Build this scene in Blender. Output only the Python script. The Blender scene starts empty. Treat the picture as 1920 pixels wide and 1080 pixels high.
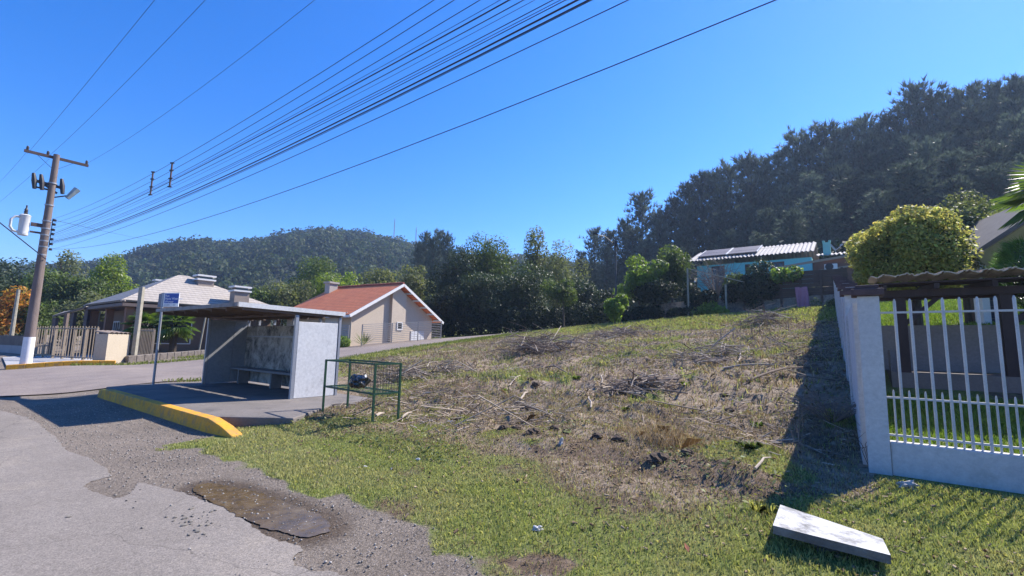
import bpy, bmesh, math, random
import numpy as np
from mathutils import Vector, Matrix
R = math.radians
S = bpy.context.scene
COL = S.collection
rng = np.random.default_rng(7)
random.seed(7)

# ------------------------------------------------------------------ camera geometry (used to survey the photo)
FOC, PIT, ROL, CZ = 860.0, R(7.0), R(1.26), 1.6
def ray(x, y):
    u = (x-960)/FOC; v = (540-y)/FOC
    c, s = math.cos(ROL), math.sin(ROL)
    u2 = u*c-v*s; v2 = u*s+v*c
    return np.array([u2, math.cos(PIT)-v2*math.sin(PIT), math.sin(PIT)+v2*math.cos(PIT)])
def at(x, y, Y):                       # point seen at pixel x, y at depth Y
    d = ray(x, y); t = Y/d[1]
    return Vector((d[0]*t, Y, CZ+d[2]*t))
def flat(x, y, z=0.0):
    d = ray(x, y); t = (z-CZ)/d[2]
    return Vector((d[0]*t, d[1]*t, z))
# road frame: a runs along the road to the left/back, s across it away from the asphalt
def AS(x, y): return -.8*x+.6*y, .6*x+.8*y
def XY(a, s): return -.8*a+.6*s, .6*a+.8*s

def sstep(e0, e1, x):
    t = np.clip((x-e0)/(e1-e0), 0, 1); return t*t*(3-2*t)
def _hash(ix, iy, seed):
    n = (ix*374761393 + iy*668265263 + seed*1442695041) & 0xffffffff
    n = ((n ^ (n >> 13))*1274126177) & 0xffffffff
    return ((n ^ (n >> 16)) & 0xffff)/65535.0
def vnoise(x, y, seed=0):
    x = np.asarray(x, float); y = np.asarray(y, float)
    ix = np.floor(x).astype(np.int64); iy = np.floor(y).astype(np.int64)
    fx = x-ix; fy = y-iy; fx = fx*fx*(3-2*fx); fy = fy*fy*(3-2*fy)
    a = _hash(ix, iy, seed); b = _hash(ix+1, iy, seed); c = _hash(ix, iy+1, seed); d = _hash(ix+1, iy+1, seed)
    return (a*(1-fx)+b*fx)*(1-fy)+(c*(1-fx)+d*fx)*fy
def fbm(x, y, seed=0, o=4):
    r = 0; w = .5; t = 0
    for i in range(o):
        r = r+w*vnoise(np.asarray(x)*2**i, np.asarray(y)*2**i, seed+i*17); t += w; w *= .5
    return r/t

# side street: near and far edges surveyed along its length
NEAR = np.array([(-13.5,10.6),(-11.9,12.9),(-9.9,15.6),(-8.2,20.0),(-6.0,26.0),(-2.2,34.0),(1.5,40.5),(5.5,47),(10,56)])
FAR = np.array([(-24.5,16.2),(-21.6,19.6),(-17.5,22.3),(-14.0,26.6),(-11.4,32.0),(-7.5,38.5),(-3.0,45),(1.2,52),(6,61)])
def resample(P, n):
    d = np.r_[0, np.cumsum(np.hypot(*np.diff(P, axis=0).T))]
    # Catmull-like smoothing through linear interpolation followed by averaging
    t = np.linspace(0, d[-1], n); Q = np.c_[np.interp(t, d, P[:,0]), np.interp(t, d, P[:,1])]
    for _ in range(6): Q[1:-1] = (Q[:-2]+2*Q[1:-1]+Q[2:])/4
    return Q
NEARS, FARS = resample(NEAR, 120), resample(FAR, 120)
def in_poly(x, y, P):
    x = np.asarray(x); y = np.asarray(y); r = np.zeros(x.shape, bool); j = len(P)-1
    for i in range(len(P)):
        xi, yi = P[i]; xj, yj = P[j]
        c = ((yi > y) != (yj > y))
        with np.errstate(divide='ignore', invalid='ignore'):
            r ^= c & (x < (xj-xi)*(y-yi)/(yj-yi+1e-12)+xi)
        j = i
    return r
STREET = np.vstack([NEARS, FARS[::-1]])
def near_side(x, y):                   # signed distance (rough) from the street's near edge, + on the lot's side
    x = np.asarray(x, float)
    return x-np.interp(y, NEARS[:,1], NEARS[:,0])

def H(x, y):
    x = np.asarray(x, float); y = np.asarray(y, float)
    a, s = AS(x, y)
    k = 1-.0155*np.clip(a, -9, 36)
    z = .2*sstep(2.5, 5.4, s)+.148*(np.clip(s, 7, 112)-7)*k
    z = z+1.35*sstep(36.85, 37.1, s)*sstep(17, 13.5, a)*sstep(-5, -2, a)*sstep(75, 50, s)
    return z
def bump(x, y):                        # roughness of the cleared lot
    x = np.asarray(x, float); y = np.asarray(y, float)
    a, s = AS(x, y)
    lot = sstep(5.0, 7.5, s)*sstep(-.1, .5, a)*sstep(36.5, 35.5, s)*sstep(.8, 2.4, near_side(x, y))*sstep(10.5, 9.0, a-.25*s+2)
    b = lot*(.20*(fbm(x*.55, y*.55, 3)-.5)+.30*(fbm(x*1.9, y*1.9, 9, 3)-.5)+.17*(fbm(x*4.2, y*4.2, 14, 3)-.5))
    edge = 5.15+.9*(fbm(x*.8, y*.8, 21, 3)-.5)
    b = b+.15*(.55+.9*fbm(x*1.6, y*1.6, 33, 2))*sstep(edge-.15, edge+.45, s)*sstep(9.5, 6.2, s)*sstep(.35, 1.1, a)*sstep(4.9, 3.6, a)
    vr = sstep(2.75, 3.4, s)*sstep(6.5, 4.5, s)*sstep(9, 7, a)
    return b+vr*.05*(fbm(x*2.2, y*2.2, 5, 3)-.5)
def HB(x, y): return float(H(x, y)+bump(x, y))
def G(px, py, tmax=400):               # where the sight line of a pixel meets the terrain
    d = ray(px, py); t = 1.0
    while t < tmax:
        p = d*t
        if CZ+p[2] < HB(p[0], p[1]): break
        t *= 1.01
    lo, hi = t/1.01, t
    for _ in range(20):
        m = (lo+hi)/2; p = d*m
        if CZ+p[2] < HB(p[0], p[1]): hi = m
        else: lo = m
    p = d*lo
    return Vector((p[0], p[1], HB(p[0], p[1])))

# ------------------------------------------------------------------ materials
MATS = {}
def nodes(name):
    m = bpy.data.materials.new(name); m.use_nodes = True
    nt = m.node_tree; b = nt.nodes['Principled BSDF']
    return m, nt, b
def N(nt, t, **kw):
    n = nt.nodes.new(t)
    for k, v in kw.items():
        if k in n.inputs: n.inputs[k].default_value = v
        else: setattr(n, k, v)
    return n
def ramp(nt, fac, stops):
    r = nt.nodes.new('ShaderNodeValToRGB'); e = r.color_ramp.elements
    while len(e) < len(stops): e.new(.5)
    for x, (p, c) in zip(e, stops):
        x.position = p; x.color = (*c, 1) if len(c) == 3 else c
    nt.links.new(fac, r.inputs[0]); return r
def mixc(nt, f, a, b, mode='MIX'):
    m = nt.nodes.new('ShaderNodeMix'); m.data_type = 'RGBA'; m.blend_type = mode
    for i, v in ((0, f), (6, a), (7, b)):
        if isinstance(v, (int, float)): m.inputs[i].default_value = v
        elif isinstance(v, (tuple, list)): m.inputs[i].default_value = (*v, 1)
        else: nt.links.new(v, m.inputs[i])
    return m.outputs[2]
def mat(name, c1, c2=None, scale=3.0, rough=.8, bump=.0, bscale=None, metal=0, spec=.3, stain=None, stain_scale=1.2, stain_amt=.5, stretch=None):
    """two-tone noise colour with fine grain, optional large stains and bump"""
    if name in MATS: return MATS[name]
    m, nt, b = nodes(name); L = nt.links
    tc = N(nt, 'ShaderNodeTexCoord')
    co = tc.outputs['Object']
    if stretch:
        mp = N(nt, 'ShaderNodeMapping'); mp.inputs['Scale'].default_value = stretch
        L.new(co, mp.inputs[0]); co = mp.outputs[0]
    n1 = N(nt, 'ShaderNodeTexNoise', Scale=scale, Detail=6.0, Roughness=.6); L.new(co, n1.inputs['Vector'])
    n2 = N(nt, 'ShaderNodeTexNoise', Scale=scale*14, Detail=4.0, Roughness=.7); L.new(co, n2.inputs['Vector'])
    c2 = c2 or tuple(v*.75 for v in c1)
    r1 = ramp(nt, n1.outputs[0], [(.32, c1), (.68, c2)])
    col = mixc(nt, .35, r1.outputs[0], ramp(nt, n2.outputs[0], [(.3, (.55,.55,.55)), (.7, (1.25,1.25,1.25))]).outputs[0], 'MULTIPLY')
    if stain:
        n3 = N(nt, 'ShaderNodeTexNoise', Scale=stain_scale, Detail=8.0, Roughness=.72); L.new(co, n3.inputs['Vector'])
        f = ramp(nt, n3.outputs[0], [(.62-.3*stain_amt, (0,0,0)), (.85-.3*stain_amt, (1,1,1))])
        col = mixc(nt, f.outputs[0], col, stain)
    L.new(col, b.inputs['Base Color'])
    b.inputs['Roughness'].default_value = rough; b.inputs['Metallic'].default_value = metal
    b.inputs['Specular IOR Level'].default_value = spec
    if bump:
        bp = N(nt, 'ShaderNodeBump', Strength=min(bump, 1.0), Distance=.02)
        n4 = N(nt, 'ShaderNodeTexNoise', Scale=bscale or scale*10, Detail=6.0); L.new(co, n4.inputs['Vector'])
        L.new(n4.outputs[0], bp.inputs['Height']); L.new(bp.outputs[0], b.inputs['Normal'])
    MATS[name] = m; return m
def leafmat(name, c, trans=.3, rough=.45, spec=.4, tcol=None):
    if name in MATS: return MATS[name]
    m, nt, b = nodes(name); L = nt.links
    at_ = N(nt, 'ShaderNodeAttribute', attribute_name='tint')
    col = mixc(nt, 1.0, at_.outputs['Color'], c, 'MULTIPLY')
    L.new(col, b.inputs['Base Color']); b.inputs['Roughness'].default_value = rough
    b.inputs['Specular IOR Level'].default_value = spec
    tr = N(nt, 'ShaderNodeBsdfTranslucent')
    tcol = tcol or (c[0]*1.6, c[1]*1.7, c[2]*.8)
    L.new(mixc(nt, 1.0, at_.outputs['Color'], tcol, 'MULTIPLY'), tr.inputs[0])
    ms = N(nt, 'ShaderNodeMixShader'); ms.inputs[0].default_value = trans
    L.new(b.outputs[0], ms.inputs[1]); L.new(tr.outputs[0], ms.inputs[2])
    L.new(ms.outputs[0], nt.nodes['Material Output'].inputs[0])
    MATS[name] = m; return m

# ------------------------------------------------------------------ mesh helpers
class MB:
    def __init__(s): s.v = []; s.f = []
    def quad(s, *p):
        i = len(s.v); s.v += [tuple(q) for q in p]; s.f.append(tuple(range(i, i+len(p)))); return s
    def box(s, x0, x1, y0, y1, z0, z1):
        i = len(s.v)
        s.v += [(x, y, z) for z in (z0, z1) for x, y in ((x0,y0),(x1,y0),(x1,y1),(x0,y1))]
        s.f += [(i+3,i+2,i+1,i),(i+4,i+5,i+6,i+7)]+[(i+k, i+(k+1)%4, i+4+(k+1)%4, i+4+k) for k in range(4)]
        return s
    def bar(s, p, q, w, h=None, up=(0,0,1)):
        p, q = Vector(p), Vector(q); h = h or w; d = (q-p).normalized(); u = Vector(up)
        if abs(d.dot(u)) > .95: u = Vector((0,1,0))
        x = d.cross(u).normalized(); y = x.cross(d)
        i = len(s.v)
        for c in (p, q):
            for a, b in ((-1,-1),(1,-1),(1,1),(-1,1)): s.v.append(tuple(c+x*a*w/2+y*b*h/2))
        s.f += [(i+3,i+2,i+1,i),(i+4,i+5,i+6,i+7)]+[(i+k, i+(k+1)%4, i+4+(k+1)%4, i+4+k) for k in range(4)]
        return s
    def tube(s, pts, rad, n=8, cap=True):
        pts = [Vector(p) for p in pts]
        if isinstance(rad, (int, float)): rad = [rad]*len(pts)
        rings = []; prev = None
        for k, p in enumerate(pts):
            d = (pts[min(k+1, len(pts)-1)]-pts[max(k-1, 0)]).normalized()
            if prev is None:
                u = Vector((0,0,1)) if abs(d.z) < .9 else Vector((1,0,0))
                x = d.cross(u).normalized()
            else:
                x = (prev-d*prev.dot(d))
                x = x.normalized() if x.length > 1e-6 else d.orthogonal().normalized()
            prev = x; y = d.cross(x); i = len(s.v); rings.append(i)
            for j in range(n):
                t = 2*math.pi*j/n; s.v.append(tuple(p+(x*math.cos(t)+y*math.sin(t))*rad[k]))
        for a, b in zip(rings, rings[1:]):
            for j in range(n): s.f.append((a+j, a+(j+1)%n, b+(j+1)%n, b+j))
        if cap:
            s.f.append(tuple(rings[0]+j for j in reversed(range(n)))); s.f.append(tuple(rings[-1]+j for j in range(n)))
        return s
    def prism(s, poly, axis, c0, c1):
        """extrude a closed 2D outline along an axis ('x','y','z')"""
        def P(u, v, c): return {'x': (c,u,v), 'y': (u,c,v), 'z': (u,v,c)}[axis]
        i = len(s.v); n = len(poly)
        s.v += [P(u, v, c0) for u, v in poly]+[P(u, v, c1) for u, v in poly]
        s.f += [tuple(i+k for k in reversed(range(n))), tuple(i+n+k for k in range(n))]
        s.f += [(i+k, i+(k+1)%n, i+n+(k+1)%n, i+n+k) for k in range(n)]
        return s
    def lathe(s, prof, c=(0,0,0), n=16):
        i0 = len(s.v); cx, cy, cz = c
        for r, z in prof:
            for j in range(n):
                t = 2*math.pi*j/n; s.v.append((cx+r*math.cos(t), cy+r*math.sin(t), cz+z))
        for k in range(len(prof)-1):
            for j in range(n):
                a = i0+k*n; b = a+n; s.f.append((a+j, a+(j+1)%n, b+(j+1)%n, b+j))
        s.f.append(tuple(i0+j for j in reversed(range(n)))); s.f.append(tuple(i0+(len(prof)-1)*n+j for j in range(n)))
        return s
    def build(s, name, m, parent=None, smooth=False, bevel=0):
        me = bpy.data.meshes.new(name); me.from_pydata(s.v, [], s.f); me.validate()
        bm = bmesh.new(); bm.from_mesh(me); bmesh.ops.recalc_face_normals(bm, faces=bm.faces); bm.to_mesh(me); bm.free()
        o = bpy.data.objects.new(name, me); COL.objects.link(o)
        if m: me.materials.append(m)
        if parent: o.parent = parent
        if smooth:
            me.polygons.foreach_set('use_smooth', [True]*len(me.polygons))
            if hasattr(me, 'set_sharp_from_angle'): me.set_sharp_from_angle(angle=R(40))
        if bevel:
            b = o.modifiers.new('bevel', 'BEVEL'); b.width = bevel; b.segments = 2; b.limit_method = 'ANGLE'
        return o
def npmesh(name, V, F, m, tint=None, smooth=False):
    me = bpy.data.meshes.new(name); n, k = F.shape
    me.vertices.add(len(V)); me.vertices.foreach_set('co', np.asarray(V, np.float32).ravel())
    me.loops.add(n*k); me.loops.foreach_set('vertex_index', F.astype(np.int32).ravel())
    me.polygons.add(n); me.polygons.foreach_set('loop_start', np.arange(0, n*k, k, dtype=np.int32))
    me.polygons.foreach_set('loop_total', np.full(n, k, np.int32))
    if smooth: me.polygons.foreach_set('use_smooth', np.ones(n, bool))
    me.update(calc_edges=True)
    if tint is not None:
        t = me.attributes.new('tint', 'FLOAT_COLOR', 'POINT')
        tint = np.asarray(tint); c = np.ones((len(V), 4), np.float32); c[:, :tint.shape[1]] = tint; t.data.foreach_set('color', c.ravel())
    if m: me.materials.append(m)
    return me
def link(name, me, parent=None, loc=None):
    o = bpy.data.objects.new(name, me); COL.objects.link(o)
    if parent: o.parent = parent
    if loc is not None: o.location = loc
    return o
def tag(o, label, cat, group=None):
    o['label'] = label; o['category'] = cat
    if group: o['group'] = group
    return o
def thing(name, label, cat, loc=(0,0,0), rz=0, group=None):
    o = bpy.data.objects.new(name, None); COL.objects.link(o)
    o.location = loc; o.rotation_euler = (0, 0, rz); o.empty_display_size = .2
    return tag(o, label, cat, group)
def kind(o, k): o['kind'] = k; return o
ROADROT = math.atan2(-.6, .8)          # local x to the right along the road, local y away from it
# ================================================================== GROUND
GE = np.array([flat(*p)[:2] for p in [(300,845),(380,842),(420,862),(480,892),(526,908),(578,925),(621,932),(691,964),(790,988),(832,1031),(900,1052),(934,1069),(990,1085)]])
ga, gs = AS(GE[:,0], GE[:,1]); o_ = np.argsort(ga); ga, gs = ga[o_], gs[o_]
def grass_line(a): return np.where(a > 8.3, 3.5, np.interp(a, ga, gs))
DRIVE = np.array([(-24.6,22.2),(-21.0,23.2),(-26.5,32),(-31,30)])
def zones(x, y):
    """(grass, gravel, straw) weights of the ground by place"""
    a, s = AS(x, y); ns = near_side(x, y)
    n1 = fbm(x*.7, y*.7, 31, 4); n2 = fbm(x*2.6, y*2.6, 37, 3)
    gravel = sstep(.18, -.12, s-grass_line(a)+.5*(n2-.5))*sstep(-3, 0, a+9)
    gravel = np.maximum(gravel, sstep(13.5, 14.5, a)*sstep(.3, -.3, ns)*sstep(20, 12, s))
    lotw = sstep(4.3, 6.0, s+2.6*(n1-.5)+.3*np.clip(a-4, -2, 3)+1.9*np.exp(-((a-2.2)/1.7)**2))*sstep(-.3, .0, a)
    grass = 1-.87*lotw*np.clip(1.35-1.1*sstep(.50, .66, n1), 0, 1)
    grass = np.where((a > -.3) & (s > 23), np.maximum(grass, .75*sstep(23, 28, s+8*(n1-.5))), grass)
    grass = np.maximum(grass, .95*sstep(.1, .5, ns)*sstep(3.0, 2.0, ns)*sstep(15, 18, y))
    grass = np.where(a < -.1, 1.0, grass); grass = np.where((a > -.1) & (a < 17) & (s > 36.0) & (s < 38), 0., grass)  # dark soil strip below the plank fence paints in its shade
    straw = lotw*(.35+.9*fbm(x*1.1, y*1.1, 41, 3)-.2)
    scarp = sstep(.55, .0, np.abs(s-5.4-.9*(fbm(x*.8, y*.8, 21, 3)-.5)))*sstep(.35, 1.1, a)*sstep(4.9, 3.6, a)
    scarp = scarp*sstep(.38, .58, fbm(x*1.7, y*1.7, 44, 3)); grass = grass*(1-.8*scarp); straw = straw*(1-.8*scarp)
    # trodden bare patches in the front strip
    bare = sstep(.60, .70, fbm(x*.9+4, y*.9, 47, 4))*sstep(2, 3, s)*(1-lotw)*.6
    bare = np.maximum(bare, .9*sstep(.45, .2, np.hypot((x-.25)/1.0, (y-3.55)/.45)))
    grass = grass*(1-bare)
    return np.clip(grass, 0, 1), np.clip(gravel, 0, 1), np.clip(straw, 0, 1)
ac = np.r_[-900,-500,-300,-180,-110,-70,-45,-30,-22,np.arange(-16,-2,.5),np.arange(-2,16,.13),np.arange(16,36,.3),np.arange(36,60,1.5),np.arange(60,120,6),140,180,240,320,450,650,900]
sc_ = np.r_[-900,-500,-250,-120,-60,-30,-15,-8,-4,-2,-1,np.arange(0,9,.09),np.arange(9,20,.16),np.arange(20,46,.3),np.arange(46,80,2),np.arange(80,150,6),170,210,280,400,600,900,1400]
A_, S_ = np.meshgrid(ac, sc_, indexing='ij'); gx, gy = XY(A_.ravel(), S_.ravel())
V = np.c_[gx, gy, H(gx, gy)+bump(gx, gy)]
na, ns_ = len(ac), len(sc_)
ii, jj = np.meshgrid(np.arange(na-1), np.arange(ns_-1), indexing='ij'); q = (ii*ns_+jj).ravel()
F = np.c_[q, q+1, q+ns_+1, q+ns_]
def smooth_loop(P, k=2):
    for _ in range(k): P = [((a[0]*.75+b[0]*.25, a[1]*.75+b[1]*.25), (a[0]*.25+b[0]*.75, a[1]*.25+b[1]*.75)) for a, b in zip(P, P[1:]+P[:1])]; P = [q for ab in P for q in ab]
    return P
pp = [(358,918),(372,910),(398,906),(428,912),(455,917),(485,924),(512,934),(540,944),(570,955),(600,968),(616,982),(618,994),(608,1003),(586,1008),(560,1008),(535,1003),(505,995),(480,985),(452,972),(428,958),(402,945),(376,932)]
PW = np.array([flat(*p)[:2] for p in smooth_loop(pp, 1)])
dW = np.min(np.hypot(gx[:,None]-PW[None,:,0], gy[:,None]-PW[None,:,1]), 1)
wet = np.maximum(sstep(.30, .02, dW+.12*(fbm(gx*6, gy*6, 91, 2)-.5)), in_poly(gx, gy, PW)*1.0)
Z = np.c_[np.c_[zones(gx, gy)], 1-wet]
if True:
    m, nt, b = nodes('earth'); L = nt.links
    tc = N(nt, 'ShaderNodeTexCoord').outputs['Object']
    at_ = N(nt, 'ShaderNodeAttribute', attribute_name='tint')
    sp = N(nt, 'ShaderNodeSeparateColor'); L.new(at_.outputs['Color'], sp.inputs[0])
    def noise(sc, det=6, ro=.65):
        n = N(nt, 'ShaderNodeTexNoise', Scale=sc, Detail=det, Roughness=ro); L.new(tc, n.inputs['Vector']); return n.outputs[0]
    nA, nB, nC, nD = noise(.9), noise(7, 8, .75), noise(40, 6, .7), noise(160, 3, .7)
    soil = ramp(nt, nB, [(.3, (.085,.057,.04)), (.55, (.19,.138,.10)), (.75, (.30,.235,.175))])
    grs = ramp(nt, nC, [(.3, (.075,.095,.025)), (.5, (.17,.20,.055)), (.72, (.32,.30,.13))])
    stw = ramp(nt, nB, [(.28, (.13,.095,.07)), (.5, (.28,.215,.155)), (.72, (.42,.345,.255))])
    vo = N(nt, 'ShaderNodeTexVoronoi', Scale=75.0); L.new(tc, vo.inputs['Vector'])
    grv = ramp(nt, vo.outputs['Color'], [(.1, (.145,.122,.10)), (.5, (.225,.19,.16)), (.9, (.30,.258,.222))])
    grv = mixc(nt, .5, grv.outputs[0], ramp(nt, nA, [(.35, (.6,.56,.52)), (.65, (1.15,1.1,1.05))]).outputs[0], 'MULTIPLY')
    def edge(w, n, k=.55):
        ad = N(nt, 'ShaderNodeMath', operation='MULTIPLY_ADD'); L.new(n, ad.inputs[0]); ad.inputs[1].default_value = k
        sb = N(nt, 'ShaderNodeMath', operation='SUBTRACT'); L.new(w, sb.inputs[0]); sb.inputs[1].default_value = k/2
        L.new(sb.outputs[0], ad.inputs[2])
        return ramp(nt, ad.outputs[0], [(.36, (0,0,0)), (.64, (1,1,1))]).outputs[0]
    c = mixc(nt, edge(sp.outputs[2], nB, .9), soil.outputs[0], stw.outputs[0])
    c = mixc(nt, edge(sp.outputs[0], nB, 1.0), c, grs.outputs[0])
    c = mixc(nt, edge(sp.outputs[1], nC, .7), c, grv)
    wt = ramp(nt, at_.outputs['Alpha'], [(.2, (1,1,1)), (.9, (0,0,0))]).outputs[0]
    c = mixc(nt, wt, c, mixc(nt, 1.0, c, (.5,.44,.37), 'MULTIPLY'))
    L.new(c, b.inputs['Base Color']); b.inputs['Specular IOR Level'].default_value = .15
    L.new(ramp(nt, wt, [(0, (.95,.95,.95)), (1, (.5,.5,.5))]).outputs[0], b.inputs['Roughness'])
    bp = N(nt, 'ShaderNodeBump', Strength=.9, Distance=.035)
    hh = N(nt, 'ShaderNodeMath', operation='ADD'); L.new(nB, hh.inputs[0]); L.new(nC, hh.inputs[1])
    L.new(hh.outputs[0], bp.inputs['Height']); L.new(bp.outputs[0], b.inputs['Normal'])
    MEARTH = m
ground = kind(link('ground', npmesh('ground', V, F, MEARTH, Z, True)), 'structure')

# ------------------------------------------------------------------ main road: worn asphalt with its real ragged edge
def asphalt(name, c1, c2, cdust, grain=.55):
    m, nt, b = nodes(name); L = nt.links
    tc = N(nt, 'ShaderNodeTexCoord').outputs['Object']
    def noise(sc, det=6, ro=.65):
        n = N(nt, 'ShaderNodeTexNoise', Scale=sc, Detail=det, Roughness=ro); L.new(tc, n.inputs['Vector']); return n.outputs[0]
    base = ramp(nt, noise(.7, 5), [(.35, c1), (.65, c2)]).outputs[0]
    base = mixc(nt, ramp(nt, noise(.33, 8, .7), [(.5, (0,0,0)), (.66, (1,1,1))]).outputs[0], base, cdust)
    vo = N(nt, 'ShaderNodeTexVoronoi', Scale=110.0); L.new(tc, vo.inputs['Vector'])
    base = mixc(nt, grain, base, ramp(nt, vo.outputs['Color'], [(.1, (.45,.45,.45)), (.9, (1.5,1.48,1.45))]).outputs[0], 'MULTIPLY')
    base = mixc(nt, .5, base, ramp(nt, noise(14, 6, .75), [(.3, (.72,.72,.72)), (.7, (1.2,1.2,1.2))]).outputs[0], 'MULTIPLY')
    # a few hairline cracks
    vc = N(nt, 'ShaderNodeTexVoronoi', Scale=.45, feature='DISTANCE_TO_EDGE')
    wn = N(nt, 'ShaderNodeTexNoise', Scale=2.2, Detail=6.0); L.new(tc, wn.inputs['Vector'])
    L.new(mixc(nt, .28, tc, wn.outputs['Color'], 'ADD'), vc.inputs['Vector'])
    cr = ramp(nt, vc.outputs['Distance'], [(.0, (.45,.45,.45)), (.0035, (1,1,1))])
    base = mixc(nt, .55, base, cr.outputs[0], 'MULTIPLY')
    L.new(base, b.inputs['Base Color']); b.inputs['Roughness'].default_value = .9; b.inputs['Specular IOR Level'].default_value = .25
    bp = N(nt, 'ShaderNodeBump', Strength=.5, Distance=.012); L.new(noise(90, 5, .7), bp.inputs['Height']); L.new(bp.outputs[0], b.inputs['Normal'])
    return m
MROAD = asphalt('worn_asphalt', (.195,.17,.15), (.235,.207,.185), (.30,.258,.215))
edge_px = [(700,1120),(649,1080),(621,1073),(585,1069),(561,1066),(551,1058),(549,1048),(556,1040),(571,1034),(562,1024),(547,1017),(530,1016),(512,1013),(497,1003),(480,992),(462,980),(445,968),(426,954),(404,946),(380,937),(352,928),(330,921),(315,917),(297,913),(281,910),(268,906),(259,906),(250,918),(236,932),(215,936),(190,928),(172,922),(155,913),(172,903),(190,899),(207,893),(205,886),(200,880),(186,870),(167,858),(148,853),(130,848),(118,838),(110,828),(104,819),(88,808),(70,794),(50,783),(37,780),(18,774),(0,771),(-60,752)]
P = [flat(*p)[:2] for p in edge_px]
Q = []
for p, q2 in zip(P, P[1:]):            # fray the traced outline
    k = max(2, int(math.hypot(q2[0]-p[0], q2[1]-p[1])/.035)); k = min(k, 40)
    for i in range(k):
        t = i/k; x = p[0]+(q2[0]-p[0])*t; y = p[1]+(q2[1]-p[1])*t
        w = .03*min(1, 1)
        Q.append((x+w*(vnoise(x*9, y*9, 3)-.5)+.03*(vnoise(x*31, y*31, 4)-.5), y+w*(vnoise(x*9+7, y*9, 5)-.5)+.03*(vnoise(x*31, y*31, 8)-.5)))
fa = XY(60, 1.6); Q += [(-13.6,11.6), (XY(40, 1.9)), XY(140, 1.9), XY(140, -6.5), XY(-60, -6.5), XY(-60, 1.2), XY(-6, 1.75)]
from mathutils.geometry import delaunay_2d_cdt
nq = len(Q); cv, ce, cf_, _, _, _ = delaunay_2d_cdt([Vector(map(float, p)) for p in Q], [(i, (i+1) % nq) for i in range(nq)], [], 1, 1e-5)
me = bpy.data.meshes.new('road'); me.from_pydata([(v.x, v.y, .006) for v in cv], [], [tuple(f) for f in cf_]); me.materials.append(MROAD)
for p in me.polygons:
    if p.normal.z < 0: p.flip()
kind(link('road', me), 'structure')

# ------------------------------------------------------------------ side street: pinkish old asphalt and grit climbing behind the shelter
MSTREET = asphalt('side_street_surface', (.20,.165,.15), (.245,.205,.185), (.29,.24,.205), .5)
nc, nl = 14, 120
V = []; 
for i in range(nl):
    for j in range(nc):
        t = j/(nc-1); w = .22*(fbm(i*.9, j*7., 61, 3)-.5) if j in (0, nc-1) else 0
        x = NEARS[i,0]*(1-t)+FARS[i,0]*t+w; y = NEARS[i,1]*(1-t)+FARS[i,1]*t
        V.append((x, y, float(H(x, y))+.03))
q = np.array([i*nc+j for i in range(nl-1) for j in range(nc-1)])
kind(link('side_street', npmesh('side_street', np.array(V), np.c_[q, q+nc, q+nc+1, q+1], MSTREET, None, True)), 'structure')

# ------------------------------------------------------------------ puddle at the edge of the asphalt
c0 = flat(490, 955)
m, nt, b = nodes('puddle_water'); L = nt.links
b.inputs['Base Color'].default_value = (.06,.042,.022,1); b.inputs['Specular IOR Level'].default_value = .25
tc = N(nt, 'ShaderNodeTexCoord').outputs['Object']
n = N(nt, 'ShaderNodeTexNoise', Scale=5.0, Detail=8.0, Roughness=.75); L.new(tc, n.inputs['Vector'])
L.new(ramp(nt, n.outputs[0], [(.35, (.055,.040,.024)), (.55, (.115,.078,.038)), (.75, (.17,.132,.08))]).outputs[0], b.inputs['Base Color'])
n = N(nt, 'ShaderNodeTexNoise', Scale=18.0, Detail=5.0); L.new(tc, n.inputs['Vector'])
L.new(ramp(nt, n.outputs[0], [(.45, (.16,.16,.16)), (.72, (.45,.45,.45))]).outputs[0], b.inputs['Roughness'])
bm = bmesh.new(); vs = []
PQ = [flat(*p) for p in smooth_loop(pp, 1)]
for i, p in enumerate(PQ):
    q2 = PQ[(i+1) % len(PQ)]
    for k in range(8):
        t = k/8; x = p.x+(q2.x-p.x)*t; y = p.y+(q2.y-p.y)*t
        r_ = .07; vs.append(bm.verts.new((x+r_*(fbm(x*14, y*14, 71, 3)-.5), y+r_*(fbm(x*14, y*14, 72, 3)-.5), 0)))
f = bm.faces.new(vs); bmesh.ops.triangulate(bm, faces=[f])
for v in bm.verts: v.co.z = .0095
me = bpy.data.meshes.new('puddle'); bm.to_mesh(me); bm.free(); me.materials.append(m)
for p in me.polygons:
    if p.normal.z < 0: p.flip()
kind(link('puddle', me), 'structure')

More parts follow.
